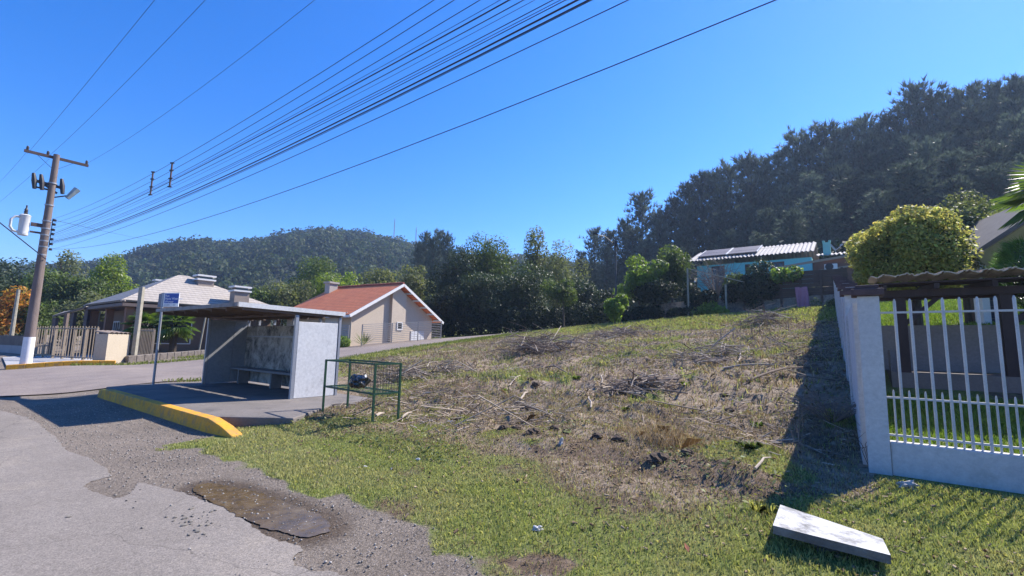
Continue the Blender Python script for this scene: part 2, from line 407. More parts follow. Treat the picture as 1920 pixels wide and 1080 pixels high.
# ================================================================== BUS STOP
MCONC = mat('stained_concrete', (.15,.135,.125), (.20,.175,.16), 1.4, .9, .5, 30, stain=(.075,.068,.066), stain_amt=.35, stain_scale=1.1)
ZP = .25
pl = [XY(15.95,3.5), XY(9.0,3.45), XY(7.9,4.3), XY(8.9,5.6), XY(9.2,7.0), XY(15.9,7.2), XY(16.6,5.0)]
mb = MB(); mb.prism([tuple(map(float, p)) for p in pl], 'z', -.1, ZP)
tag(mb.build('platform', MCONC, bevel=.02), 'dark stained concrete platform under the bus shelter', 'platform')
MYEL = mat('yellow_kerb_paint', (.72,.36,.035), (.62,.29,.03), 2.2, .75, .35, 22, stain=(.27,.19,.11), stain_amt=.5, stain_scale=5)
kr = []
for a, h in ((15.6,.20),(14.95,.25),(8.75,.25),(8.35,.17),(7.88,.03)): kr.append((a, h))
mb = MB()
for (a0, h0), (a1, h1) in zip(kr, kr[1:]):
    seg = max(1, int((a0-a1)/.98))
    for k in range(seg):
        b0 = a0+(a1-a0)*k/seg; b1 = a0+(a1-a0)*(k+1)/seg-(.006 if seg > 1 else 0)
        z0 = h0+(h1-h0)*k/seg; z1 = h0+(h1-h0)*(k+1)/seg
        def cr(a, z): 
            j = .012*(vnoise(a*3., 0, 9)-.5)
            bend = 0 if a > 8.75 else .08*(8.75-a)
            return [Vector((*XY(a, 3.26+j+bend), -.05)), Vector((*XY(a, 3.29+j+bend), z)), Vector((*XY(a, 3.47+j+bend), z)), Vector((*XY(a, 3.47+j+bend), -.05))]
        A, B = cr(b0, z0+.012), cr(b1, z1+.012); i = len(mb.v); mb.v += [tuple(p) for p in A+B]
        mb.f += [(i, i+1, i+2, i+3), (i+7, i+6, i+5, i+4)]+[(i+k2, i+(k2+1) % 4, i+4+(k2+1) % 4, i+4+k2) for k2 in range(4)]
tag(mb.build('kerb', MYEL, bevel=.012), 'worn yellow painted kerb ramping down in front of the bus shelter', 'kerb')

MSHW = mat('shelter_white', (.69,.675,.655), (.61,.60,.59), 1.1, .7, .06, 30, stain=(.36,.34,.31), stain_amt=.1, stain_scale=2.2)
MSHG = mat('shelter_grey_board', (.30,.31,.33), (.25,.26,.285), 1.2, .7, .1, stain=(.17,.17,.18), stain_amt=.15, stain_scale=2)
MSTEEL = mat('grey_steel', (.36,.37,.40), (.30,.31,.34), 4, .45, metal=.3)
m, nt, b = nodes('mouldy_plaster'); L = nt.links; MMOULD = m
tc = N(nt, 'ShaderNodeTexCoord').outputs['Object']
mp = N(nt, 'ShaderNodeMapping'); mp.inputs['Scale'].default_value = (1.2, 1.2, 1.0); L.new(tc, mp.inputs[0])
n1 = N(nt, 'ShaderNodeTexNoise', Scale=1.5, Detail=12.0, Roughness=.8, Distortion=.3); L.new(mp.outputs[0], n1.inputs['Vector'])
n2 = N(nt, 'ShaderNodeTexNoise', Scale=5.5, Detail=8.0, Roughness=.8); L.new(mp.outputs[0], n2.inputs['Vector'])
f1 = ramp(nt, n1.outputs[0], [(.44, (0,0,0)), (.60, (1,1,1))]); f2 = ramp(nt, n2.outputs[0], [(.45, (0,0,0)), (.66, (1,1,1))])
c = mixc(nt, f2.outputs[0], (.44,.41,.365), (.33,.305,.27)); c = mixc(nt, f1.outputs[0], c, (.075,.072,.07))
L.new(c, b.inputs['Base Color']); b.inputs['Roughness'].default_value = .9
RF = flat(545, 748, ZP); WID, DEP, HW = 5.0, 1.12, 1.90
sh = thing('bus_shelter', 'open fronted bus shelter with pale side wall and mouldy back wall', 'bus shelter', (RF.x, RF.y, ZP), ROADROT)
# local frame: x = 0 at the right wall, negative to the left; y = away from the road
W = WID
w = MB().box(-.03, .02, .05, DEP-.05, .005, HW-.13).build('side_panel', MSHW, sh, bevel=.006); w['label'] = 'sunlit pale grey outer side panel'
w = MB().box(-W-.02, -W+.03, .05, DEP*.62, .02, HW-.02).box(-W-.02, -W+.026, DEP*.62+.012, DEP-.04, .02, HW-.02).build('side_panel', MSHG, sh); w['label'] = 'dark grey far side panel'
MB().box(-W+.03, -.03, DEP-.05, DEP, .055, HW-.17).build('back_wall', MMOULD, sh)
mb = MB()
for x in (-.005, -W):
    for y, ww in ((.0, .07), (DEP, .06)): mb.box(x-.035, x+.035, y-ww/2, y+ww/2, 0, HW+.02)
for x in (-.9, -2.25, -3.35, -4.3): mb.box(x-.035, x+.035, DEP-.03, DEP+.03, HW-.14, HW+.06)
mb.box(-W+.04, -.04, DEP-.055, DEP+.02, HW-.5, HW-.46)
mb.build('frame', MSTEEL, sh)
mb = MB()
for k in range(7):
    x = -W+.08+(W-.1)*k/6; mb.bar((x, -1.2, HW+.10), (x, DEP+.08, HW+.055), .05, .09)
mb.box(-W+.03, -.03, -.03, .03, HW+.0, HW+.07)
mb.build('roof_frame', mat('shelter_rafter', (.15,.115,.10), (.12,.085,.07), 5, .8), sh)
# thin roof sheet sloping down to the back, its right edge flush with the right wall
mb = MB()
y0, y1, z0, z1 = -1.32, DEP+.10, HW+.165, HW+.115
for xa, xb in ((-W-.0, .055),):
    nx = 44
    for k in range(nx):
        a0 = xa+(xb-xa)*k/nx; a1 = xa+(xb-xa)*(k+1)/nx
        d0 = .012*math.sin(k*1.57); d1 = .012*math.sin((k+1)*1.57)
        mb.quad((a0,y0,z0+d0),(a1,y0,z0+d1),(a1,y1,z1+d1),(a0,y1,z1+d0))
rf = mb.build('roof', mat('roof_sheet', (.36,.34,.31), (.24,.225,.21), 2.5, .8, stain=(.12,.11,.10), stain_amt=.4, stain_scale=3), sh)
so = rf.modifiers.new('solid', 'SOLIDIFY'); so.thickness = .03
mb = MB().bar((.06, y0, z0+.0), (.06, y1, z1+.0), .022, .10).build('fascia', MSHW, sh); 
mb = MB().bar((-W-.0, y0-.012, z0), (.07, y0-.012, z0), .02, .085).build('fascia', mat('fascia_grey', (.33,.31,.29), (.22,.2,.185), 3, .8, stain=(.1,.09,.085), stain_amt=.35, stain_scale=4), sh)
mb = MB().box(-W+.05, -.05, DEP-.48, DEP-.06, .42, .48)
for x in (-W+.5, -W/2, -.6): mb.box(x-.04, x+.04, DEP-.4, DEP-.1, 0, .42)
mb.build('bench', mat('bench_board', (.24,.23,.23), (.17,.165,.17), 3, .75), sh, bevel=.008)

# ------------------------------------------------------------------ street name sign
SB = flat(287, 722, ZP)
sg = thing('street_sign', 'blue and white street name sign on a thin grey post beside the shelter', 'street sign', (SB.x, SB.y, 0), 0)
ztop = at(304, 549, SB.y).z
MB().tube([(0,0,.02), (0,0,ztop)], .032, 10).build('post', MSTEEL, sg, True)
MWH = mat('sign_white', (.78,.78,.78), (.74,.74,.74), 3, .5); MBL = mat('sign_blue', (.035,.09,.36), (.03,.075,.30), 2, .45)
pz1 = at(306, 549, SB.y).z; pz0 = at(306, 575, SB.y).z; pw = at(343, 560, SB.y).x-at(307, 560, SB.y).x; ph = pz1-pz0
def text(body, size, m, parent, loc, rot, name='lettering', ext=.001):
    cu = bpy.data.curves.new('t', 'FONT'); cu.body = body; cu.size = size; cu.extrude = ext; cu.resolution_u = 2
    o = bpy.data.objects.new('t', cu); COL.objects.link(o)
    me = bpy.data.meshes.new_from_object(o.evaluated_get(bpy.context.evaluated_depsgraph_get()))
    COL.objects.unlink(o); bpy.data.objects.remove(o); me.materials.clear(); me.materials.append(m)
    r = link(name, me, parent); r.location = loc; r.rotation_euler = rot; return r
def plate(rz, first):
    bx = MB().box(.035, .035+pw, -.008, .008, pz0, pz1)
    o = bx.build('sign_plate', MWH, sg); o.rotation_euler = (0, 0, rz)
    fld = MB().box(.075, .02+pw, -.0105, -.0085, pz0+ph*.24, pz1-ph*.07).build('blue_field', MBL, o)
    if first:
        for k, t in enumerate(('Rua', 'Maria Wittmann', 'Werner')):
            text(t, ph*.235, MWH, o, (.095, -.013, pz1-ph*(.29+.215*k)), (R(90), 0, 0))
        mb = MB(); x = .11
        gm = mat('sign_grey', (.2,.23,.28), (.25,.28,.33), 3, .6)
        mb.lathe([(.02, 0), (.02, .002)], (0,0,0), 10)
        mb.v = [(x+vx, -.0095-vz, pz0+ph*.12+vy) for vx, vy, vz in mb.v]
        for w_ in (.2, .03, .15): 
            mb.box(x+.04, x+.04+w_*pw/.5*.6, -.0105, -.0085, pz0+ph*.09, pz0+ph*.15); x += w_*pw/.5*.6+.04
        mb.build('small_print', gm, o)
    return o
plate(R(-14), True); p2 = plate(R(137), False); p2.data.materials[0] = mat('sign_back_shade', (.05,.06,.13), (.04,.045,.10), 2, .5); p2['label'] = 'second blue name plate seen almost edge-on from behind'  # second plate coloured dark to put in the shade on its back

# ------------------------------------------------------------------ green wire rubbish basket on legs
MGRN = mat('dark_green_paint', (.018,.06,.032), (.028,.085,.045), 6, .5)
MRUST = mat('rusty_wire', (.11,.10,.085), (.07,.06,.05), 8, .6, metal=.5)
FL, FR = G(605, 772), G(698, 795)
ax = Vector((FR.x-FL.x, FR.y-FL.y, 0)); BW = ax.length; BR_ = math.atan2(ax.y, ax.x)
bz = min(FL.z, FR.z)
bn = thing('rubbish_basket', 'dark green metal rubbish basket on four legs beside the shelter', 'rubbish basket', (FL.x, FL.y, bz), BR_)
BD, HT, HS = .52, 1.03, .50
for x in (0, BW):
    for y in (0, BD): MB().box(x-.017, x+.017, y-.017, y+.017, -.08, HT).build('leg', MGRN, bn)
mb = MB()
for z in (HT-.017, HS):
    for p, q2 in (((0,0),(BW,0)),((BW,0),(BW,BD)),((BW,BD),(0,BD)),((0,BD),(0,0))):
        mb.bar((p[0], p[1], z), (q2[0], q2[1], z), .03)
mb.build('frame', MGRN, bn)
mb = MB()
for k in range(10): mb.bar((.03+(BW-.06)*k/9, 0.02, HS+.012), (.03+(BW-.06)*k/9, BD-.02, HS+.012), .05, .006)
mb.build('floor_slats', MGRN, bn)
mb = MB()
for side in ('r', 'b', 'l'):
    n_ = 9 if side != 'b' else 26
    for k in range(1, n_):
        t = k/n_
        if side == 'r': mb.bar((BW, BD*t, HS), (BW, BD*t, HT), .006)
        elif side == 'l': continue
        else: mb.bar((BW*t, BD, HS), (BW*t, BD, HT-.1 if k % 3 else HT), .0035)
    for k in range(1, 8):
        z = HS+(HT-HS)*k/8
        if side == 'r': mb.bar((BW, 0, z), (BW, BD, z), .006)
        elif side == 'b': mb.bar((0, BD, z), (BW, BD, z), .0035)
mb.build('wire_mesh', MRUST, bn)
# black rubbish bag on the basket floor
def blob(name, r, m, seed, lump=.18, n=2, parent=None, squash=.8):
    bm = bmesh.new(); bmesh.ops.create_icosphere(bm, subdivisions=n+1, radius=1)
    for v in bm.verts:
        c = v.co.normalized(); k = 1+lump*(2*float(vnoise(c.x*2.1+seed*3, c.y*2.1+c.z*2.7, seed))-1)+lump*.5*(2*float(vnoise(c.x*6, c.y*6+c.z*5, seed+3))-1)
        v.co = Vector((c.x*r[0]*k, c.y*r[1]*k, max(c.z, -.75)*r[2]*k))
    me = bpy.data.meshes.new(name); bm.to_mesh(me); bm.free(); me.materials.append(m)
    return link(name, me, parent)
bag = blob('rubbish_bag', (.19,.17,.15), mat('black_plastic', (.02,.02,.022), (.035,.035,.04), 6, .22, .6, 14, spec=.6), 5, .22, 2)
p = bn.location+Vector((math.cos(BR_)*BW*.46-math.sin(BR_)*BD*.5, math.sin(BR_)*BW*.46+math.cos(BR_)*BD*.5, HS+.125)); bag.location = p
tag(bag, 'crumpled dark rubbish bag lying in the green metal basket', 'rubbish bag')
kn = MB().tube([(0,0,.07),(.03,.01,.11),(.06,.0,.12)], [.045,.02,.03], 7).build('tied_knot', MWH, bag, True); kn.location = (.07,.0,0); kn['label'] = 'white tied top of the bag'
# ================================================================== UTILITY POLE AND LINES
MPOLE = mat('weathered_pole_wood', (.21,.165,.15), (.135,.105,.095), 6, .85, .4, 40, stretch=(1,1,.12))
MDARK = mat('dark_ironwork', (.03,.028,.035), (.05,.045,.05), 8, .5)
MARM = mat('crossarm_wood', (.12,.085,.08), (.08,.055,.05), 6, .85)
MPWH = mat('whitewash', (.74,.73,.74), (.66,.65,.66), 5, .85)
MTRF = mat('transformer_grey', (.58,.59,.60), (.52,.53,.54), 4, .45, stain=(.35,.3,.26), stain_amt=.0)
PB = G(47, 690); S0 = float(AS(PB.x, PB.y)[1]); A0 = float(AS(PB.x, PB.y)[0])
ZT = at(97, 290, PB.y).z
up = thing('utility_pole', 'tall wooden utility pole with whitewashed foot, crossarm and transformer', 'utility pole', PB, ROADROT)
zt = ZT-PB.z
zw = at(60, 632, PB.y).z-PB.z
MB().tube([(0,0,-.1),(0,0,zw),(0,0,zt)], [.20,.19,.115], 14).build('shaft', MPOLE, up, True)
MB().tube([(0,0,-.05),(0,0,zw)], [.207,.196], 16).build('painted_foot', MPWH, up, True)
def lz(px, py): return at(px, py, PB.y).z-PB.z
za = lz(95, 295)
MB().box(-.17, -.075, -1.05, 1.16, za-.06, za+.06).build('crossarm', MARM, up)
for y in (-.62, .62): MB().bar((-.13, y, za-.05), (-.1, 0, za-.62), .03, .012).build('brace', MDARK, up)
def insul(p, par, name='insulator', r=.055, h=.19):
    return MB().lathe([(.02,0),(r,.02),(r*.7,.05),(r*1.1,.07),(r*.7,.10),(r,.12),(r*.5,h),(.02,h)], p, 10).build(name, MDARK, par, True)
for y in (-.95, -.28, 1.08): insul((-.12, y, za+.06), up)
# fuse cutouts on a bracket below the crossarm
zc = lz(88, 345)
MB().bar((0, -.62, zc), (0, .42, zc-.1), .10, .12).bar((0,-.35,zc-.05),(0,.2,zc-.4),.08).bar((-.05,-.5,zc-.28),(-.02,-.1,zc-.3),.07).build('bracket', MDARK, up)
for y, dx in ((-.6, 0), (-.36, .05), (.33, .06)):
    MB().tube([(dx, y+.04, zc-.38), (dx-.02, y, zc), (dx-.05, y-.05, zc+.34)], [.07,.10,.06], 8).build('fuse_cutout', MDARK, up, True)
# street lamp with clear housing, leaning out on the far side
lm = MB().bar((.0, .1, zc-.62), (.08, .60, zc-.40), .05).build('lamp_bracket', MDARK, up)
MB().tube([(.06, .55, zc-.55), (.12, .85, zc-.02)], [.10,.15], 6).build('lamp', mat('lamp_glass', (.35,.42,.45), (.2,.25,.28), 5, .15), lm)
# transformer can on the road side
zb, ztp = lz(60, 446), lz(60, 410)
tr = MB().lathe([(.165,zb),(.18,zb+.05),(.175,zb+.08),(.18,ztp-.04),(.20,ztp),(.14,ztp+.05),(.0,ztp+.07)], (-.05,-.70,0), 16).build('transformer', MTRF, up, True)
for k, x in enumerate((-.13, .02, .12)):
    MB().tube([(-.05+x*.6, -.82-.02*k, ztp-.08),(-.05+x*.6, -1.0, ztp-.1),(-.05+x*.6,-1.12,ztp-.24),(-.05+x*.6,-1.12,zb+.32),(-.05+x*.6,-1.02,zb+.16),(-.05+x*.6,-.84,zb+.13)], .042, 8).build('cooling_tube', MTRF, tr, True)
MB().lathe([(.05,0),(.08,.05),(.05,.09),(.08,.13),(.05,.17),(.07,.21),(.03,.30),(.03,.42)], (-.05,-.70,ztp+.06), 8).build('bushing', MDARK, tr, True)
MB().bar((0,-.5,ztp-.35),(0,-.1,ztp-.35),.12,.16).build('hanger', MARM, up); MB().bar((0,-.5,ztp-.7),(0,-.1,ztp-.7),.08,.08).build('hanger', MARM, up)
for py in (344, 385, 415, 429, 441, 452, 463, 478):
    MB().tube([(0,0,lz(88,py)-.03),(0,0,lz(88,py)+.03)], .165+.0, 12).build('steel_band', MSTEEL, up, True)
zl = lz(88, 420)
MB().box(-.02,.02,.17,.20,lz(88,462),lz(88,408)).build('insulator_rack', MDARK, up)
for py in (411, 419, 429, 437, 447, 456, 466):
    z = lz(92, py); MB().lathe([(.05,-.05),(.075,-.03),(.045,0),(.075,.03),(.05,.05)], (0,.25,z), 8).build('insulator', MDARK, up, True)
WIRES = [  # attach px, middle px, exit px, radius
 ((60,278),(175,140),(290,0),.011),((97,288),(240,150),(385,0),.011),((160,308),(372,168),(590,0),.011),
 ((98,411),(360,284),(814,0),.012),((98,419),(360,299),(852,0),.012),((98,428),(360,313),(900,0),.012),
 ((98,436),(360,317),(938,0),.008),((98,439),(360,320),(955,0),.02),((98,442),(360,328),(982,0),.013),
 ((98,444),(360,334),(1003,0),.007),((98,446),(360,343),(1037,0),.012),((98,449),(360,346),(1051,0),.009),
 ((98,451),(360,350),(1061,0),.012),((98,453),(360,358),(1083,0),.024),((98,455),(360,362),(1104,0),.02),
 ((98,457),(360,364.5),(1110,0),.010),((115,463),(360,376),(1178,0),.012),((103,467),(360,417),(1455,0),.012)]
MWIRE = mat('cable_black', (.03,.036,.07), (.022,.028,.055), 3, .5)
def on_s(px, py, s0):
    d = ray(px, py); t = s0/(d[0]*.6+d[1]*.8); p = d*t
    return float(AS(p[0], p[1])[0]), CZ+p[2]
WFN = []
for k, (p0, p1, p2, r) in enumerate(WIRES):
    s0 = S0+(.22 if k > 2 else (-.95, -.28, 1.08)[k])
    pts = [on_s(*p, s0) for p in (p0, p1, p2)]
    (a0, z0), (a1, z1), (a2, z2) = pts
    M_ = np.array([[a*a, a, 1] for a in (a0, a1, a2)]); cf = np.linalg.solve(M_, [z0, z1, z2])
    if cf[0] < 0.0004: # keep a gentle sag
        c1 = np.polyfit([a0, a2], [z0, z2], 1); cf = np.array([.0006, c1[0]-.0006*(a0+a2), c1[1]+.0006*a0*a2])
    WFN.append((s0, cf))
    aa = np.linspace(A0+(.0 if k < 3 else 0), -14, 26)
    P3 = [(*map(float, XY(a, s0)), float(np.polyval(cf, a))) for a in aa]
    o = MB().tube(P3, r*.45, 5).build('overhead_cable', MWIRE)
    if k < 3: tag(o, ('high voltage line tied to the near end of the crossarm','high voltage line tied to the middle of the crossarm','high voltage line tied to the far right end of the crossarm')[k], 'power line')
    elif k == 17: tag(o, 'lowest single cable sagging far below the overhead bundle', 'power line')
    elif k == 16: tag(o, 'thin cable running alone just under the overhead bundle', 'power line')
    else: tag(o, 'black cable in the close bundle sweeping from the pole overhead', 'power line', 'cables of the overhead bundle')
# two wooden spacers holding the upper wires apart
for px, y0_, y1_, lab in ((285,323,365,'left one of two wooden spacers between the overhead wires'),(321,306,350,'right one of two wooden spacers between the overhead wires')):
    s0, cf = WFN[3]; aS, zS = on_s(px, y0_, S0+.24); aE, zE = on_s(px-1, y1_, S0+.24)
    a = (aS+aE)/2; x, y = map(float, XY(a, S0+.24))
    mb = MB().bar((x, y, zE), (x, y, zS), .03, .03)
    sp_ = tag(mb.build('wire_spacer', MARM), lab, 'wire spacer', 'wooden wire spacers')
    for t in (.02,.35,.68,.98): MB().bar((x-.05, y, zE+(zS-zE)*t), (x+.05, y, zE+(zS-zE)*t), .03).build('clamp', MDARK, sp_)
# lines leaving the pole the other way and across to the houses
def cable(p, q2, sag, r, lab, n=14):
    p, q2 = Vector(p), Vector(q2)
    P3 = [p.lerp(q2, i/n)-Vector((0,0,4*sag*(i/n)*(1-i/n))) for i in range(n+1)]
    return tag(MB().tube(P3, r*.45, 5).build('overhead_cable', MWIRE), lab, 'power line')
ptop = lambda px, py: at(px, py, PB.y)
for k, ((x0, y0_), (x1, y1_)) in enumerate((((50,285),(0,332)),((92,298),(0,369)))):
    d0 = ptop(x0, y0_); d1 = at(x1, y1_, PB.y+6)
    e = d0+(d1-d0)*3.0
    cable(d0, e, .4, .011, ('high voltage line leaving the crossarm to the left, upper one','high voltage line leaving the crossarm to the left, lower one')[k])
cable(ptop(86,486)+Vector((0,0,0)), at(-60,370, 17), .0, .05, 'thick dark cable dropping steeply to the pole from the left edge')
cable(ptop(98,412), at(340,453,150), .6, .02, 'service cable crossing the bundle towards the wooded hill')
cable(ptop(85,478), at(-40,512,34), .3, .012, 'low thin cable leaving the pole to the left above the trees')

# ------------------------------------------------------------------ yellow kerb, drive, gate box, fence by the pole
def HZ(x, y): return float(H(x, y))
kb = MB()
K0, K1 = flat(10, 692, .05), G(216, 684)
def strip(mb, P0, P1, w, h, n=8, base=-.1):
    P0, P1 = Vector(P0), Vector(P1); d = (P1-P0); d.z = 0; nrm = Vector((-d.y, d.x, 0)).normalized()*w
    for k in range(n):
        a, b2 = P0.lerp(P1, k/n), P0.lerp(P1, (k+1)/n-.0012)
        i = len(mb.v)
        for p in (a, b2):
            z = HZ(p.x, p.y)
            for q2, zz in ((p, z+base), (p+nrm, z+base), (p+nrm, z+h), (p, z+h)): mb.v.append((q2.x, q2.y, zz))
        mb.f += [(i, i+1, i+2, i+3), (i+7, i+6, i+5, i+4)]+[(i+j, i+(j+1)%4, i+4+(j+1)%4, i+4+j) for j in range(4)]
    return mb
strip(kb, K0, K1, .35, .20, 6)
tag(kb.build('kerb', MYEL, bevel=.02), 'yellow painted kerb at the foot of the wooden utility pole', 'kerb')
DP = [Vector((*flat(12, 690, .1)[:2], 0)), G(190, 682), G(232, 655), G(95, 655)]
dv = [K0+Vector((-.3,.35,0)), K1+Vector((-1.2,.6,0)), K1+Vector((-7,8,0)), K0+Vector((-8.5,7.6,0))]
nU = 8; V = []
for i in range(nU+1):
    for j in range(nU+1):
        u, v = i/nU, j/nU
        p = (dv[0]*(1-u)+dv[1]*u)*(1-v)+(dv[3]*(1-u)+dv[2]*u)*v
        V.append((p.x, p.y, HZ(p.x, p.y)+.06))
q = np.array([i*(nU+1)+j for i in range(nU) for j in range(nU)])
kind(link('driveway', npmesh('driveway', np.array(V), np.c_[q, q+nU+1, q+nU+2, q+1], mat('driveway_concrete', (.42,.41,.41), (.36,.35,.35), .8, .85, stain=(.28,.27,.27), stain_amt=.2))), 'structure')
MCREAM = mat('cream_plaster', (.47,.40,.31), (.43,.365,.28), 1.2, .85, stain=(.36,.26,.17), stain_amt=.05)
BX, BX2 = G(196, 683), G(239, 679)
bw = (BX2-BX).length; br = math.atan2(BX2.y-BX.y, BX2.x-BX.x)
bx = thing('meter_wall', 'cream plastered meter box wall with scalloped tile coping by the driveway', 'meter wall', (BX.x, BX.y, HZ(BX.x, BX.y)), br)
bh = at(196, 626, BX.y).z-HZ(BX.x, BX.y)
MB().box(0, bw, 0, .55, -.1, bh).build('wall', MCREAM, bx, bevel=.01)
mb = MB()
for k in range(5):
    x0_ = bw*k/5; 
    for i in range(6):
        t0, t1 = math.pi*i/6, math.pi*(i+1)/6; c = x0_+bw/10; r = bw/10
        mb.quad((c-r*math.cos(t0), -.05, bh+.005+.09*math.sin(t0)), (c-r*math.cos(t1), -.05, bh+.005+.09*math.sin(t1)), (c-r*math.cos(t1), .6, bh+.10+.09*math.sin(t1)), (c-r*math.cos(t0), .6, bh+.10+.09*math.sin(t0)))
mb.build('coping', mat('old_tile', (.30,.24,.20), (.2,.15,.12), 4, .9), bx)
MCON = mat('mossy_concrete_post', (.36,.33,.27), (.26,.24,.19), 5, .9, .3, stain=(.1,.1,.06), stain_amt=.1, stain_scale=3)
p = BX.lerp(BX2, .62); zt_ = at(228, 532, BX.y+.4).z
MB_ = MB().box(-.11, .11, -.09, .09, 0, zt_-HZ(p.x, p.y)).box(-.09, .09, -.1, -.088, bh+.2, bh+1.3)
o = tag(MB_.build('concrete_post', MCON), 'mossy square concrete post rising behind the meter wall', 'post'); o.location = (p.x+.1, p.y+.75, HZ(p.x, p.y)); o.rotation_euler = (0, 0, br)
o = tag(MB().tube([(0,0,0),(0,0,at(28,540,38).z-HZ(-36,38))], [.16,.11], 8).build('concrete_post', MCON), 'grey pole standing by the autumn coloured tree', 'post'); P_ = at(26, 600, 38); o.location = (P_.x, P_.y, HZ(P_.x, P_.y))
MFEN = mat('fence_brown_paint', (.33,.26,.19), (.27,.21,.15), 4, .7)
def bar_fence(name, P0, P1, h, nb, npost, lab, m=MFEN, tip=.12, bw_=.035):
    P0, P1 = Vector(P0), Vector(P1); d = P1-P0; ln = Vector((d.x, d.y, 0)).length
    t = thing(name, lab, 'fence', (P0.x, P0.y, 0), math.atan2(d.y, d.x))
    def z(f): q2 = P0.lerp(P1, f); return HZ(q2.x, q2.y)
    mb = MB()
    for k in range(nb+1):
        f = k/nb; mb.box(ln*f-bw_/2, ln*f+bw_/2, -bw_/2, bw_/2, z(f)+.12, z(f)+h+tip)
    mb.build('bars', m, t)
    mb = MB()
    for zz in (.2, h): mb.bar((0,0,z(0)+zz), (ln,0,z(1)+zz), .05)
    mb.build('rail', m, t)
    for k in range(npost+1):
        f = k/npost; MB().box(ln*f-.045, ln*f+.045, -.045, .045, z(f)-.1, z(f)+h+.05).build('post', m, t)
    return t
Fa, Fb = at(66, 650, 27.5), at(178, 660, 24.2); Fc = at(250, 650, 29)
bar_fence('metal_fence', (Fa.x, Fa.y, 0), (Fb.x, Fb.y, 0), 1.75, 22, 6, 'brown vertical bar fence between the driveway and the tan roofed house')
bar_fence('metal_fence', (BX2.x+.3, BX2.y+1.2, 0), (BX2.x-8, BX2.y+8.4, 0), 1.6, 30, 3, 'brown bar fence running back from the meter wall')
P0, P1 = at(-40, 648, 38), at(62, 640, 31)
o = thing('boundary_wall', 'low dark wall with grey base at the left edge behind the pole', 'wall', (0,0,0))
strip(MB(), (P0.x, P0.y, 0), (P1.x, P1.y, 0), .2, 1.25, 6).build('wall', mat('old_dark_wall', (.17,.14,.12), (.11,.09,.08), 2, .9), o)
strip(MB(), (P0.x+.05, P0.y-.05, 0), (P1.x, P1.y-.05, 0), .3, .55, 6).build('base_course', mat('grey_plaster', (.34,.33,.34), (.28,.27,.28), 1.5, .9), o)
# stone kerb of the front garden
MSTONE = mat('rubble_stone', (.26,.22,.19), (.15,.125,.105), 5, .9, .9, 12)
Q0, Q1 = G(240, 680), G(372, 668)
tag(strip(MB(), Q0, Q1+(Q1-Q0)*.45, .3, .34, 14).build('stone_edging', MSTONE, bevel=.03), 'low rubble stone edging along the front lawn', 'edging')

# ================================================================== HOUSES
MTAN = mat('tan_tile', (.50,.42,.37), (.44,.37,.325), 1.5, .75)
def tileroof(name, c1, c2, dark, pitch_len, rows, cols):
    m, nt, b = nodes(name); L = nt.links
    uv = N(nt, 'ShaderNodeUVMap', uv_map='uv')
    mp = N(nt, 'ShaderNodeMapping'); L.new(uv.outputs[0], mp.inputs[0])
    sx = N(nt, 'ShaderNodeSeparateXYZ'); L.new(mp.outputs[0], sx.inputs[0])
    def saw(o, s):
        a = N(nt, 'ShaderNodeMath', operation='MULTIPLY'); L.new(o, a.inputs[0]); a.inputs[1].default_value = s
        f = N(nt, 'ShaderNodeMath', operation='FRACT'); L.new(a.outputs[0], f.inputs[0]); return f.outputs[0]
    u = saw(sx.outputs[0], cols); v = saw(sx.outputs[1], rows)
    n = N(nt, 'ShaderNodeTexNoise', Scale=3.0, Detail=5.0); tc = N(nt, 'ShaderNodeTexCoord'); L.new(tc.outputs['Object'], n.inputs['Vector'])
    n2 = N(nt, 'ShaderNodeTexNoise', Scale=.7, Detail=6.0); L.new(tc.outputs['Object'], n2.inputs['Vector'])
    c = ramp(nt, n.outputs[0], [(.35, c1), (.65, c2)]).outputs[0]
    c = mixc(nt, ramp(nt, n2.outputs[0], [(.45, (0,0,0)), (.75, (.5,.5,.5))]).outputs[0], c, dark)
    joint = ramp(nt, v, [(.0, (.35,.35,.35)), (.14, (.45,.45,.45)), (.2, (1,1,1))]).outputs[0]
    c = mixc(nt, .85, c, joint, 'MULTIPLY')
    L.new(c, b.inputs['Base Color']); b.inputs['Roughness'].default_value = .8
    s = N(nt, 'ShaderNodeMath', operation='MULTIPLY'); L.new(u, s.inputs[0]); s.inputs[1].default_value = math.pi
    sn = N(nt, 'ShaderNodeMath', operation='SINE'); L.new(s.outputs[0], sn.inputs[0])
    ad = N(nt, 'ShaderNodeMath', operation='MULTIPLY_ADD'); L.new(sn.outputs[0], ad.inputs[0]); ad.inputs[1].default_value = pitch_len; L.new(v, ad.inputs[2])
    bp = N(nt, 'ShaderNodeBump', Strength=.8, Distance=.06); L.new(ad.outputs[0], bp.inputs['Height']); L.new(bp.outputs[0], b.inputs['Normal'])
    return m
MRT = tileroof('tan_roof_tiles', (.385,.34,.30), (.335,.295,.258), (.28,.245,.215), .12, 2.6, 3.2)
MRR = tileroof('red_roof_tiles', (.88,.27,.11), (.80,.22,.085), (.64,.18,.08), .7, 3.3, 4.2)
